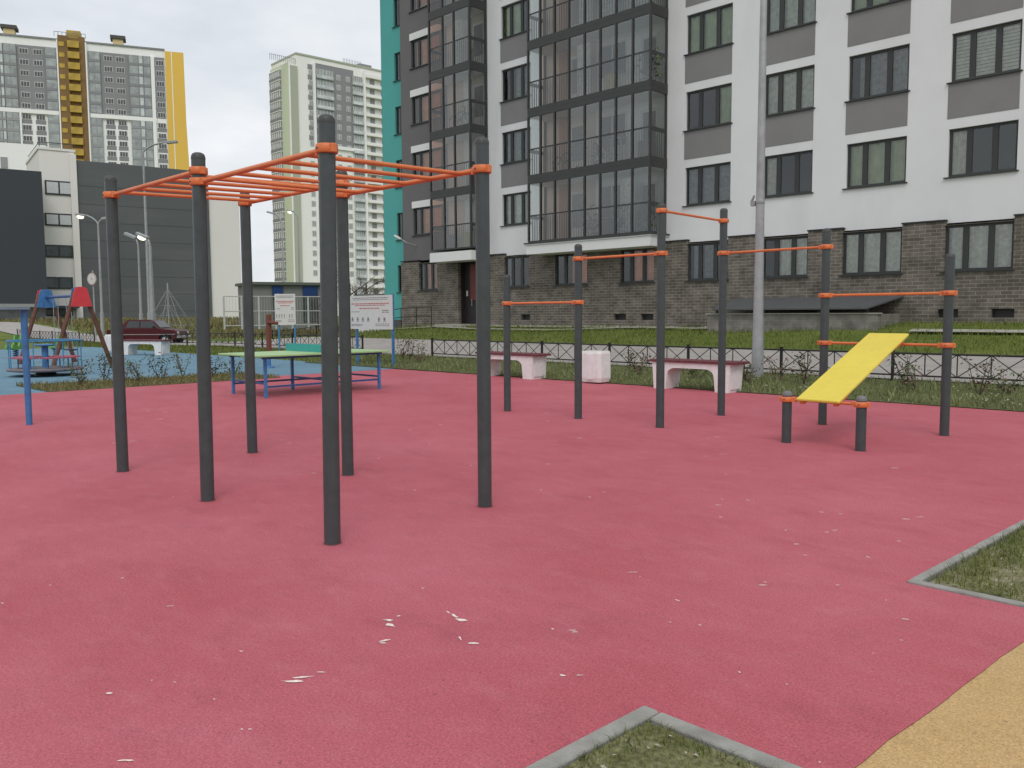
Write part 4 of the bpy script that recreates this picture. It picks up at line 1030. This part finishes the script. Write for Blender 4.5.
# ------------------------------------------------------------------ car
cc = at_d(148.5, 335, 46.5); car = thing('parked_car', 'dark red boxy saloon car parked behind the distant bench', 'car', (cc.x, cc.y, gz(cc.x, cc.y)), math.atan2(RGT.y, RGT.x)-.10)
car.scale = (.93, .95, .97); car.location.z -= .12
Lc, Wc = 4.15, 1.58
side = [(-2.05,.38),(-2.07,.62),(-2.02,.86),(-1.35,.90),(-.95,1.36),(-.80,1.41),(.45,1.41),(.62,1.37),(1.05,.93),(1.98,.84),(2.06,.78),(2.08,.40),(1.78,.32),(1.72,.55),(1.52,.66),(1.28,.66),(1.08,.55),(1.02,.30),(-.98,.30),(-1.04,.55),(-1.24,.66),(-1.48,.66),(-1.68,.55),(-1.74,.34)]
m = MB(); m.prism([(a, -Wc/2, b) for a, b in side], (0, Wc, 0))
# narrow the cabin towards the roof
for i, p in enumerate(m.v):
    if p[2] > 1.0: m.v[i] = (p[0], p[1]*.80, p[2])
m.build('body', M['carpaint'], car)
def sidepoly(pts, y):
    out = []
    for a, b in pts:
        k = 1-.20*max(0, min(1, (b-.90)/(.5))); out.append((a, y*k, b))
    return out
for s in (-1, 1):
    for w in ([(-.90,.98),(-.12,.98),(-.12,1.34),(-.76,1.34)], [(-.04,.98),(.94,.98),(.60,1.33),(-.04,1.34)]):
        m = MB(); m.poly(sidepoly(w, s*(Wc/2+.022))); m.build('side_window', M['carglass'], car)
m = MB(); m.poly([(1.035, -.62, .99), (1.035, .62, .99), (.66, .56, 1.355), (.66, -.56, 1.355)]); m.build('windscreen', M['carglass'], car)
m = MB(); m.poly([(-1.30, -.62, 1.0), (-1.30, .62, 1.0), (-.985, .56, 1.345), (-.985, -.56, 1.345)]); m.build('rear_window', M['carglass'], car)
for x in (-1.36, 1.40):
    for s in (-1, 1):
        m = MB(); m.tube((x, s*.62, .30), (x, s*.79, .30), .30, .30, 22); w = m.build('wheel', M['rubberblk'], car)
        m = MB(); m.tube((x, s*.791, .30), (x, s*.80, .30), .18, .15, 16); m.build('rim', M['chrome'], w)
for x, s in ((2.09, 1), (-2.11, -1)):
    m = MB(); m.bbox(min(x, x+s*.07), max(x, x+s*.07), -.79, .79, .42, .54, .02); m.build('bumper', M['chrome'], car)
for y in (-.56, .56):
    m = MB(); m.tube((2.05, y, .68), (2.10, y, .68), .09, .09, 14); m.build('headlight', M['lens'], car)
    m = MB(); m.box(-2.09, -2.045, y-.17, y+.17, .62, .80); m.build('tail_light', M['tailred'], car)
m = MB(); m.box(-2.0, 2.0, -.806, -.795, .60, .63); m.box(-2.0, 2.0, .795, .806, .60, .63); m.build('trim_strip', M['chrome'], car)
m = MB(); m.tube((0, -.79, 1.0), (.0, -.80, 1.0), .001, .001, 4); m.bbox(.72, .80, -.90, -.80, 1.0, 1.08, .02); m.build('door_mirror', M['black'], car)

# ------------------------------------------------------------------ shrubs and bare tree
def shrub(x, y, h, label, mats, group, n=70, spread=.22, stems=3):
    t = thing('young_shrub', label, 'shrub', (x, y, gz(x, y)), random.uniform(0, 6), group)
    s = MB(); tips = []
    for i in range(stems):
        a = random.uniform(0, 6.3); q = Vector((0, 0, -.05)); pts = [q.copy()]
        for k in range(4):
            q = q+Vector((cos(a)*spread*.22+random.uniform(-.03, .03), sin(a)*spread*.22+random.uniform(-.03, .03), (h+.05)/4*random.uniform(.8, 1.1))); pts.append(q.copy())
        s.path(pts, [.010, .009, .007, .005, .003], 5); tips.append(pts)
    s.build('stem', M['twig'], t)
    l = MB()
    for i in range(n):
        pts = random.choice(tips); k = random.uniform(.25, 1); j = min(3, int(k*4)); p = pts[j].lerp(pts[j+1], k*4-j) if j < 4 else pts[4]
        p = p+Vector((random.gauss(0, spread*.32), random.gauss(0, spread*.32), random.gauss(0, .04))); r = random.uniform(.018, .042)
        d = Vector((random.gauss(0, 1), random.gauss(0, 1), random.gauss(.3, .8))).normalized(); e = d.orthogonal().normalized()
        l.poly([p-d*r, p+e*r*.55, p+d*r*1.1, p-e*r*.55], 1 if random.random() < .3 else 0)
    l.build('foliage', [M[mats[0]], M[mats[1]]], t)
    return t
for i, (px, py, h) in enumerate([(82,386,.55),(103,381,.62),(125,382,.5),(140,382,.55),(161,380,.6),(183,377,.62),(214,377,.5),(245,374,.4)]):
    q = on_z(px, py); q.x = max(-20.7, min(-18.9, q.x)); q.y = max(5.7, min(10.2, q.y)); ordn = ['first', 'second', 'third', 'fourth', 'fifth', 'sixth', 'seventh', 'eighth'][i]
    shrub(q.x, q.y, h, ordn+' young shrub from the left in the strip between red and blue rubber', ('leaf', 'leaf_red'), 'young shrubs in the strip by the blue rubber', 130, .24, 4)
for i, (px, h, red) in enumerate([(395,.75,1),(406,.7,1),(421,.62,1),(590,.5,1),(628,.55,0),(640,.5,1),(700,.3,0),(752,.35,0),(772,.5,1),(805,.62,0),(850,.45,1),(904,.68,0),(915,.5,0),(982,.66,1),(1003,.4,0)]):
    q = on_y(px, 366, 16.0); ordn = ['first','second','third','fourth','fifth','sixth','seventh','eighth','ninth','tenth','eleventh','twelfth','thirteenth','fourteenth','fifteenth'][i]
    shrub(q.x, 16.0+random.uniform(-.3, .4), h, ordn+' young shrub from the left along the near side of the long black fence', ('leaf_red', 'leaf') if red else ('leaf', 'leaf_red'), 'young shrubs along the long fence', 120, .24, 4)
def bare_tree(p, h, label):
    t = thing('bare_tree', label, 'tree', (p.x, p.y, gz(p.x, p.y)), 0, 'bare trees in the background'); tr = MB(); br = MB()
    tr.path([(0, 0, -.2), (.05, 0, h*.3), (0, .08, h*.6)], [h*.018, h*.013, h*.008], 7)
    def grow(a, d, l, r, k, bm):
        b = a+d*l; bm.tube(a, b, r, r*.65, 5)
        if k == 0: return
        for _ in range(3 if k > 1 else 2):
            nd = (d+Vector((random.gauss(0, .55), random.gauss(0, .55), random.gauss(.12, .3)))).normalized(); grow(a+(b-a)*random.uniform(.45, 1), nd, l*.72, r*.6, k-1, bm)
    for i in range(6):
        a = 2*pi*i/6+random.uniform(-.3, .3); z = h*random.uniform(.25, .6); grow(Vector((.03, .03, z)), Vector((cos(a), sin(a), random.uniform(.5, 1.0))).normalized(), h*.20, h*.007, 3, br)
    tr.build('trunk', M['twig'], t); br.build('crown', M['twig'], t); return t
bare_tree(at_d(366, 325, 62), 6.0, 'bare thin branched tree left of the teal wall behind the large notice board')
bare_tree(at_d(350, 325, 70), 6.5, 'smaller bare tree half hidden behind the monkey bar posts')
bare_tree(at_d(318, 322, 66), 3.8, 'leafless low bush beside the blue and grey kiosk')

# ------------------------------------------------------------------ far left: shopping building, kiosk, white cage fence
def facade_frame(p0, p1):
    u = (p1-p0); u.z = 0; L = u.length; u.normalize(); n = Vector((u.y, -u.x, 0))      # n points to the viewer side
    return Matrix(((u.x, -n.x, 0, p0.x), (u.y, -n.y, 0, p0.y), (0, 0, 1, 0), (0, 0, 0, 1))), L       # local x along, y away from viewer, z up
def place(mbd, name, mats, parent): o = mbd.build(name, mats); o.parent = parent; return o
def s_of(Mx, px, py=150):
    """distance along a facade line where a photo column meets it"""
    inv = Mx.inverted(); o = inv @ O; d = inv.to_3x3() @ ray(px, py); t = -o.y/d.y; return (o+d*t).x
def z_of(Mx, px, py):
    inv = Mx.inverted(); o = inv @ O; d = inv.to_3x3() @ ray(px, py); t = -o.y/d.y; return (o+d*t).z

# shopping building: dark clad boxes and a pale stair tower
pA, pB = at_d(39, 160, 95), at_d(190, 170, 104)
Mx, L = facade_frame(pA, pB)
sb = thing('shopping_building', 'large dark clad building with a pale stair tower and square windows', 'building'); sb.matrix_world = Mx
sL, sR = 0.0, s_of(Mx, 74)
zt = z_of(Mx, 39, 149)
m = MB(); m.box(sL, sR, 0, 12, -1, zt); m.box(sL-.1, sR+.1, -.1, 12.1, zt, zt+.25); place(m, 'stair_tower', M['pinkwhite'], sb)
m = MB(); m.box(sR-.55, sR+.12, -.35, .3, -1, zt-.3); place(m, 'tower_edge', M['pinkwhite'], sb)
for (py0, py1, lit) in ((181,195,1),(213.5,226,1),(245,257.5,0),(277,289,0),(308,316,0)):
    a, b = s_of(Mx, 44.5, py0), s_of(Mx, 72.5, py0); z1, z0 = z_of(Mx, 58, py0), z_of(Mx, 58, py1)
    m = MB(); m.box(a, b, -.12, -.01, z0, z1); f = place(m, 'window', M['frame'], sb)
    w = (b-a); m = MB()
    for k in (0, 1): m.box(a+w*.06+k*w*.47, a+w*.47+k*w*.47, -.135, -.122, z0+.16, z1-.16)
    place(m, 'pane', plain('bright_pane', (.55,.57,.58), .3) if lit else M['wdark'], f)
zr0, zr1 = z_of(Mx, 76, 160), z_of(Mx, 190, 170.5)
s207 = s_of(Mx, 207)
m = MB(); m.prism([(sR+.13, 0, -1), (s207, 0, -1), (s207, 0, zr1), (sR+.13, 0, zr0)], (0, 14, 0)); 
for i in range(1, 9): z = i*2.0; m.box(sR+.14, s207, -.03, -.004, z, z+.05)
place(m, 'dark_hall', M['mall'], sb)
s238 = s_of(Mx, 238); zl = z_of(Mx, 222, 196)
m = MB(); m.box(s207+.02, s238, .25, 12, .6, zl); place(m, 'pale_wing', M['pinkwhite'], sb)
m = MB(); m.box(s207+.02, s238, .2, 12, -1, .6); m.box(sR, s207, -.05, 1, -1, .9); place(m, 'brick_plinth', M['brickred'], sb)
# dark box in front at the far left
s0 = s_of(Mx, -60); z1 = z_of(Mx, 38, 171.5)
def s_off(Mx, px, py, off):
    inv = Mx.inverted(); o = inv @ O; d = inv.to_3x3() @ ray(px, py); t = (off-o.y)/d.y; return o+d*t
q_ = s_off(Mx, 41.5, 171.5, -5.2); sH, z1 = q_.x, q_.z+.6
m = MB(); m.box(s0, sH, -5.2, -.02, 2.4, z1-.6); place(m, 'dark_front_hall', M['mall2'], sb)
m = MB(); m.box(s0, sH-.2, -4.9, -.02, -1, 2.39); f = place(m, 'shop_front', M['wdark'], sb)
m = MB(); m.box(s0, sH-.1, -5.3, -5.202, 2.4, 2.75); place(m, 'shop_sign_band', M['lampgrey'], f)
# entrance canopy of the stair tower
m = MB(); m.box(sL+.2, sR-.4, -1.6, -.02, 2.3, 2.6); place(m, 'canopy', M['mall2'], sb)
m = MB(); m.box(sL+1.0, sR-1.0, -.10, -.02, -.2, 2.2); place(m, 'entrance_door', M['wdark'], sb)
m = MB(); m.path([(sL+.1, .1, zt+.25), (sL+.1, .1, zt+.8), (sR, .1, zt+.8), (sR, .1, zt+.25)], .04, 5); m.path([(sL+.1, .1, zt+.8), (sL+.1, 11, zt+.8)], .04, 5); place(m, 'roof_railing', M['frame'], sb)

# white building further back at the far left
pA, pB = at_d(-40, 150, 135), at_d(46, 152, 140); Mx, L = facade_frame(pA, pB)
wb = thing('white_block', 'plain pale low building behind the stair tower at the far left', 'building'); wb.matrix_world = Mx
m = MB(); m.box(0, L, 0, 15, 0, z_of(Mx, 10, 143)); place(m, 'wall', M['twhite'], wb)
a, b = s_of(Mx, 0), s_of(Mx, 7); m = MB(); m.box(a, b, -.1, -.01, z_of(Mx, 3, 168), z_of(Mx, 3, 157)); f = place(m, 'window', M['lampgrey'], wb)

# kiosk
pA, pB = at_d(252, 300, 70), at_d(326, 300, 73); Mx, L = facade_frame(pA, pB)
kk = thing('kiosk', 'flat roofed kiosk with grey and dark blue wall panels', 'kiosk'); kk.matrix_world = Mx
zt = z_of(Mx, 290, 285); m = MB(); m.box(0, L, 0, 5, -.5, zt); place(m, 'wall', M['kgrey'], kk)
m = MB(); m.box(-.2, L+.2, -.3, 5.2, zt, zt+.22); place(m, 'roof', plain('kiosk_roof', (.11,.13,.11), .7), kk)
for p0, p1 in ((268,279),(299,314)):
    a, b = s_of(Mx, p0), s_of(Mx, p1); m = MB(); m.box(a, b, -.12, -.01, z_of(Mx, 290, 296), zt-.1); place(m, 'blue_panel', M['kblue'], kk)
    m = MB(); m.box(a, b, -.10, -.01, .9, z_of(Mx, 290, 297)); place(m, 'dark_window', M['wdark'], kk)
# white cage fence
pA, pB = at_d(224, 310, 58), at_d(324, 310, 62); Mx, L = facade_frame(pA, pB)
wf = thing('mesh_fence', 'tall white metal frame fence in front of the kiosk', 'fence'); wf.matrix_world = Mx
zt = z_of(Mx, 270, 296.5); zb = .5; n = 6
for i in range(n+1):
    m = MB(); x = L*i/n; m.box(x-.05, x+.05, -.05, .05, zb, zt); place(m, 'post', M['mesh'], wf)
m = MB()
for z in (zt, zt-1.0, zb+.25): m.tube((0, 0, z), (L, 0, z), .032, .032, 6)
for i in range(n):
    for k in range(1, 6): x = L*(i+k/6)/n; m.tube((x, 0, zb+.25), (x, 0, zt), .008, .008, 4)
place(m, 'mesh_panel', M['mesh'], wf)
# power line supports / utility boxes near the teal corner
ub = thing('transformer_hut', 'small pale utility hut beside the teal wall', 'hut', (at_d(379, 320, 62).x, at_d(379, 320, 62).y, 0))
zz = gz(ub.location.x, ub.location.y); m = MB(); m.box(-1.3, 1.3, -1.0, 1.0, zz-.5, zz+2.7); m.build('wall', M['pinkwhite'], ub)
m = MB(); m.box(-1.45, 1.45, -1.15, 1.15, zz+2.7, zz+2.85); m.build('roof', M['kgrey'], ub)

# ------------------------------------------------------------------ far towers
def far_windows(parent, Mx, cells, w, h, mats, n_lim=100, split=3):
    """cells = list of (s, z) lower-left corners; the 100 largest (lowest) are parts, the rest one stuff mesh"""
    def one(bm, s, z):
        bm.box(s, s+w, -.16, -.05, z, z+h, 0)
        pw = (w-.12*(split+1))/split
        for k in range(split): bm.box(s+.12+k*(pw+.12), s+.12+k*(pw+.12)+pw, -.20, -.161, z+.14, z+h-.14, 1)
    proto = None
    for i, (s, z) in enumerate(cells[:n_lim]):
        if proto is None:
            bm = MB(); one(bm, 0, 0); proto = bm.build('window', mats, parent); proto.location = (s, 0, z)
        else:
            c = proto.copy(); COL.objects.link(c); c.parent = parent; c.location = (s, 0, z)
    if len(cells) > n_lim:
        bm = MB()
        for s, z in cells[n_lim:]: one(bm, s, z)
        o = bm.build('upper_windows', mats, parent); tag(o, kind='stuff')
# yellow tower
pA, pB = at_d(0, 40, 225), at_d(185, 50, 241); Mx, L = facade_frame(pA, pB)
yt = thing('yellow_tower', 'high white and grey apartment tower with gold balcony stack and yellow end wall', 'apartment tower'); yt.matrix_world = Mx
S = lambda px: s_of(Mx, px, 100)
ZT = z_of(Mx, 60, 39); FL = 2.8
sl = S(-45); s166 = S(166.5); s186 = S(185)
m = MB(); m.box(sl, s166, 0, 16, 0, ZT-.4); place(m, 'white_wall', M['twhite'], yt)
m = MB(); m.box(sl, s166, -.3, 16, ZT-.398, ZT); place(m, 'roof_edge', M['tdark'], yt)
m = MB()   # yellow end wall, slightly bowed
zs = [0, 12, 24, 34, 44, 54, ZT-.6]; bow = [1.2, 1.1, 1.0, .95, .6, .2, 0]
for i in range(len(zs)-1):
    x0, x1 = s186+bow[i]*.8, s186+bow[i+1]*.8
    vs = [(s166+.02, -.3, zs[i]), (x0, -.3, zs[i]), (x1, -.3, zs[i+1]), (s166+.02, -.3, zs[i+1]), (s166+.02, 16, zs[i]), (x0, 16, zs[i]), (x1, 16, zs[i+1]), (s166+.02, 16, zs[i+1])]
    m._add(vs, [(0,1,2,3), (1,5,6,2), (5,4,7,6)])
place(m, 'yellow_wall', M['tyellow'], yt)
m = MB(); m.box(S(172.6), S(173.4), -.36, -.305, 0, ZT-.6); place(m, 'white_joint', M['twhite'], yt)
zd1 = ZT-z_of(Mx, 60, 49)+0; ztop = z_of(Mx, 40, 46.5); zbot = z_of(Mx, 40, 110)
m = MB()
for a, b in ((sl, S(58.4)), (S(90), S(152))): m.box(a, b, -.10, -.005, zbot, ztop)
m.box(S(156), S(165.6), -.10, -.005, zbot-.0, ztop)
place(m, 'dark_cladding', M['tdark'], yt)
# gold balcony stack
g0, g1, g2, g3 = S(60.5), S(71), S(81), S(87.5)
m = MB(); m.box(g0, g1, -.9, -.01, 0, ZT+.8); m.box(g2, g3, -.9, -.01, 0, ZT+.8); m.box(g1+.01, g2-.01, -.5, -.01, 0, ZT+.4); place(m, 'brown_stack', M['tbrown'], yt)
z = ZT-2.2; proto = None
while z > 22:
    if proto is None:
        m = MB(); m.box(g1-.2, g2+.2, -1.5, -.52, 0, 1.7); m.box(g0+.2, g1-1.0, -1.0, -.905, .2, 1.3); proto = m.build('gold_balcony', M['tgold'], yt); proto.location = (0, 0, z)
    else:
        c = proto.copy(); COL.objects.link(c); c.parent = yt; c.location = (0, 0, z)
    z -= FL
m = MB(); m.box(S(59), g0-.02, -1.0, -.01, 0, ZT-.5); m.box(g3+.02, S(89), -1.0, -.01, 0, ZT-.5); place(m, 'white_pier', M['twhite'], yt)
# glazed strips
for a, b, mt in ((-45,-2,'tglass'),(-1.5,1.6,'tglass'),(2.2,5.2,'tglass2'),(6,18.5,'tglass'),(47.5,58.2,'tglass'),(90.5,101.5,'tglass'),(130.5,139.5,'tglass'),(140,144.2,'tglass2'),(144.8,151.5,'tglass')):
    x0, x1 = S(a), S(b); m = MB(); z = ztop
    while z-FL > 20:
        if not (zbot-FL*.5 < z-FL < zbot+.5 and False):
            m.box(x0, x1, -.45, -.105, z-FL+.75, z-.05, 0); m.box(x0-.05, x1+.05, -.5, -.105, z-FL, z-FL+.74, 1 if z > zbot+1 else 2)
            k = max(1, int((x1-x0)/1.3))
            for i in range(k+1): xx = x0+(x1-x0)*i/k; m.box(xx-.05, xx+.05, -.50, -.455, z-FL+.75, z-.05, 1)
        z -= FL
    place(m, 'glazed_strip', [M[mt], M['tdark'], M['lampgrey']], yt)
m = MB(); m.box(sl, S(58.4), -.52, -.105, zbot-1.1, zbot-.05); m.box(S(90), S(156), -.52, -.105, zbot-1.1, zbot-.05); place(m, 'white_band', M['twhite'], yt)
m = MB()
for a, b in ((19,21),(152,155.5)): m.box(S(a), S(b), -.55, -.11, 0, ztop if a > 100 else zbot)
place(m, 'white_pilaster', M['twhite'], yt)
cells = []; wd = []
for px in (21.5, 35.5, 105.5, 117.5, 157):
    z = ztop-FL*.8
    while z > 22:
        cells.append((S(px), z)); wd.append((S(px), z)); z -= FL
cells.sort(key=lambda q: q[1])
far_windows(yt, Mx, cells, 2.1, 1.45, [M['wframe'], M['wdark']])
m = MB()
for s, z in wd:
    if z < zbot-.5: m = MB(); m.box(s-.15, s+2.25, -.09, -.01, z-1.0, z-.02); place(m, 'grey_spandrel', M['tdark'], yt)
for px in (11, 120):
    m = MB(); x = S(px); m.box(x-1.3, x+1.3, 2, 5, ZT, ZT+2.0); ch = place(m, 'roof_vent', plain('vent_cream', (.60,.48,.25), .8), yt)
    m = MB(); m.box(x-1.9, x+1.9, 1.6, 5.4, ZT+2.05, ZT+2.9); m.build('vent_hood', M['plinth'], ch)
m = MB()
for i in range(9): x = S(57)+i*(S(88)-S(57))/8; m.tube((x, .5, ZT+.8), (x, .5, ZT+2.0), .08, .08, 5)
m.tube((S(57), .5, ZT+2), (S(88), .5, ZT+2), .08, .08, 5); place(m, 'roof_railing', M['lampgrey'], yt)
m = MB(); m.box(g1-.5, g2+.5, 1, 4, ZT+.85, ZT+2.8); place(m, 'lift_housing', M['tgold'], yt)

# green tower
pA, pB = at_d(297, 100, 243), at_d(386, 100, 262); Mx, L = facade_frame(pA, pB)
gt = thing('green_tower', 'high cream apartment tower with pale green wing and balcony stacks', 'apartment tower'); gt.matrix_world = Mx
S = lambda px: s_of(Mx, px, 120)
ZT = z_of(Mx, 300, 55); ZT2 = z_of(Mx, 300, 63)
m = MB(); m.box(0, L+3, 0, 15, 0, ZT); place(m, 'cream_wall', M['tcream'], gt)
m = MB(); m.box(-.1, L+3, -.2, 15.1, ZT, ZT+.5); place(m, 'roof_edge', M['tgreenshade'], gt)
# wing: its left face is seen too
wg = S(286)
s_c = S(290)
def y_on(px, py, sx):
    inv = Mx.inverted(); o = inv @ O; d = inv.to_3x3() @ ray(px, py); t = (sx-o.x)/d.x; return o+d*t
D1 = y_on(271.5, 120, s_c-.4).y; D0 = y_on(282, 120, s_c-.4).y
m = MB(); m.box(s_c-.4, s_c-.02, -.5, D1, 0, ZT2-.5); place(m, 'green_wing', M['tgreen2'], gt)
m = MB(); m.box(s_c, S(298), -.5, D1, 0, ZT2-1.2); place(m, 'shaded_green_wing', M['tgreenshade'], gt)  # turned side of the green wing, its shade painted into the colour
m = MB(); m.box(s_c-.35, s_c+.05, -.7, -.04, 0, ZT2-.6); place(m, 'white_joint', M['twhite'], gt)
ztg = ZT2-1.6; xw = s_c-.4
z = ztg; proto = None
while z > 6:
    if proto is None:
        m = MB(); m.box(xw-.5, xw-.01, D0, D1-.4, -FL+.9, 0, 0); m.box(xw-.6, xw-.01, D0-.1, D1-.3, -FL, -FL+.85, 1)
        for i in range(6): yy = D0+(D1-.4-D0)*i/5; m.box(xw-.58, xw-.505, yy-.09, yy+.09, -FL+.9, -.2, 2)
        m.box(xw-.65, xw-.01, D0-.15, D1-.3, -.19, .0, 2)
        proto = m.build('glazed_balcony', [M['tglass'], M['tdark'], M['twhite']], gt); proto.location = (0, 0, z)
    else:
        c = proto.copy(); COL.objects.link(c); c.parent = gt; c.location = (0, 0, z)
    z -= FL
zsplit = z_of(Mx, 330, 145)
ztw = z_of(Mx, 330, 71)
m = MB(); m.box(S(316), S(354), -.10, -.005, zsplit, z_of(Mx, 330, 66)); place(m, 'dark_cladding', M['tdark'], gt)
z = ztw+FL*.4
while z > zsplit:
    m = MB(); m.box(S(308.8), S(313), -.12, -.005, z-FL*.5-.35, z-FL*.5+1.0); place(m, 'grey_spandrel', M['tdark'], gt); z -= FL
cells = []
for px in (309.5, 337, 346.5):
    z = ztw-FL*.8
    while z > 10:
        cells.append((S(px), z)); z -= FL
for px in (337, 346.5):
    pass
cells.sort(key=lambda q: q[1])
far_windows(gt, Mx, cells, 1.35, 1.5, [M['wframe'], M['tglass']], split=2)
for a, b in ((317,333),(353,362)):
    x0, x1 = S(a), S(b); m = MB(); z = ztw
    while z-FL > 6:
        m.box(x0, x1, -.4, -.105, z-FL+1.0, z-.1, 0); m.box(x0-.1, x1+.1, -.75, -.105, z-FL+.15, z-FL+1.0, 2); m.box(x0-.1, x1+.1, -.8, -.105, z-FL-.1, z-FL+.15, 1)
        for i in range(6): xx = x0+(x1-x0)*i/5; m.box(xx-.07, xx+.07, -.46, -.405, z-FL+1.0, z-.1, 3)
        z -= FL
    place(m, 'balcony_stack', [M['tglass'], M['tdark'], M['tglass2'], M['wframe']], gt)
m = MB(); m.box(S(362.6), S(364.2), -1.2, -.01, 0, ZT-1); m.box(S(313.2), S(315.6), -.6, -.01, 0, ZT-1.5); m.box(S(316), S(362), -.5, -.11, zsplit-1.0, zsplit-.05); place(m, 'white_pier', M['twhite'], gt)
m = MB(); x0, x1 = S(364.8), S(385); z = ZT-2.5
m2 = MB()
while z > 6:
    m.box(x0, x1, -1.0, -.01, z-.25, z, 0); m.box(x0, x0+1.6, -.06, -.01, z-FL+.3, z-.4, 2); m.box(S(370.5), S(374.5), -.3, -.01, z-FL+.2, z-.5, 1); m.box(x0+.1, x1, -.98, -.93, z, z+.7, 2)
    m.box(x1-1.2, x1-.4, -.3, -.01, z-FL+.4, z-.6, 1)
    z -= FL
place(m, 'open_balconies', [M['pinkwhite'], M['tdark'], M['tcream']], gt)
m = MB()
for i in range(14): x = S(272)+i*(S(297)-S(272))/13; m.tube((x, .3, ZT2-.5), (x, .3, ZT2+1.0), .07, .07, 4)
m.tube((S(272), .3, ZT2+1), (S(297), .3, ZT2+1), .07, .07, 4)
for i in range(12): x = S(345)+i*(S(362)-S(345))/11; m.tube((x, .3, ZT+.5), (x, .3, ZT+1.8), .07, .07, 4)
place(m, 'roof_railing', M['lampgrey'], gt)
m = MB(); m.box(S(366), S(378), 3, 7, ZT+.5, ZT+2.2); place(m, 'roof_vent', M['tdark'], gt)

# ------------------------------------------------------------------ sky and sun
SUN_EL, SUN_AZ = radians(52), radians(-35)     # azimuth measured from +Y towards +X is set below
w = bpy.data.worlds.new('World'); scene.world = w; w.use_nodes = True
nt = w.node_tree; Lk = nt.links.new
bg = nt.nodes['Background']
sky = nt.nodes.new('ShaderNodeTexSky'); sky.sky_type = 'NISHITA'; sky.sun_disc = False
sky.sun_elevation = SUN_EL; sky.air_density = 1.0; sky.dust_density = 4.0; sky.ozone_density = 1.0
sun_dir = Vector((.75, -.65, 0)).normalized()          # horizontal direction towards the sun
sky.sun_rotation = math.atan2(sun_dir.x, sun_dir.y)
tc = nt.nodes.new('ShaderNodeTexCoord')
mp = nt.nodes.new('ShaderNodeMapping'); mp.inputs['Scale'].default_value = (1, 1, 2.6); mp.inputs['Location'].default_value = (.3, .1, 0)
nz = nt.nodes.new('ShaderNodeTexNoise'); nz.inputs['Scale'].default_value = 2.6; nz.inputs['Detail'].default_value = 7; nz.inputs['Roughness'].default_value = .55
Lk(tc.outputs['Generated'], mp.inputs['Vector']); Lk(mp.outputs['Vector'], nz.inputs['Vector'])
cr = nt.nodes.new('ShaderNodeValToRGB'); e = cr.color_ramp.elements
e[0].position = .30; e[0].color = (5.5, 5.95, 6.45, 1); e[1].position = .68; e[1].color = (8.6, 8.65, 8.75, 1)
Lk(nz.outputs['Fac'], cr.inputs['Fac'])
mx = nt.nodes.new('ShaderNodeMixRGB'); mx.inputs['Fac'].default_value = .93
Lk(sky.outputs['Color'], mx.inputs['Color1']); Lk(cr.outputs['Color'], mx.inputs['Color2']); Lk(mx.outputs['Color'], bg.inputs['Color'])
bg.inputs['Strength'].default_value = .105
sl_ = bpy.data.lights.new('sun', 'SUN'); sl_.energy = 1.0; sl_.angle = radians(25); sl_.color = (1.0, .97, .92)
so = bpy.data.objects.new('sun', sl_); COL.objects.link(so)
sd = Vector((sun_dir.x*cos(SUN_EL), sun_dir.y*cos(SUN_EL), sin(SUN_EL)))
so.rotation_euler = sd.to_track_quat('Z', 'Y').to_euler(); so.location = (0, 0, 60)

# ------------------------------------------------------------------ camera
cam = bpy.data.cameras.new('camera'); cam.sensor_width = 36; cam.lens = F*36/1024; cam.clip_start = .05; cam.clip_end = 6000
co = bpy.data.objects.new('camera', cam); COL.objects.link(co)
R = Matrix.Rotation(math.atan2(-FWD.x, FWD.y), 3, 'Z') @ Matrix.Rotation(pi/2-PITCH, 3, 'X') @ Matrix.Rotation(ROLL, 3, 'Z')
co.matrix_world = Matrix.Translation((0, 0, EYE)) @ R.to_4x4()
scene.camera = co
scene.view_settings.view_transform = 'Standard'; scene.view_settings.look = 'None'; scene.view_settings.exposure = 0.22; scene.view_settings.gamma = 1
scene.render.resolution_x = 1024; scene.render.resolution_y = 768
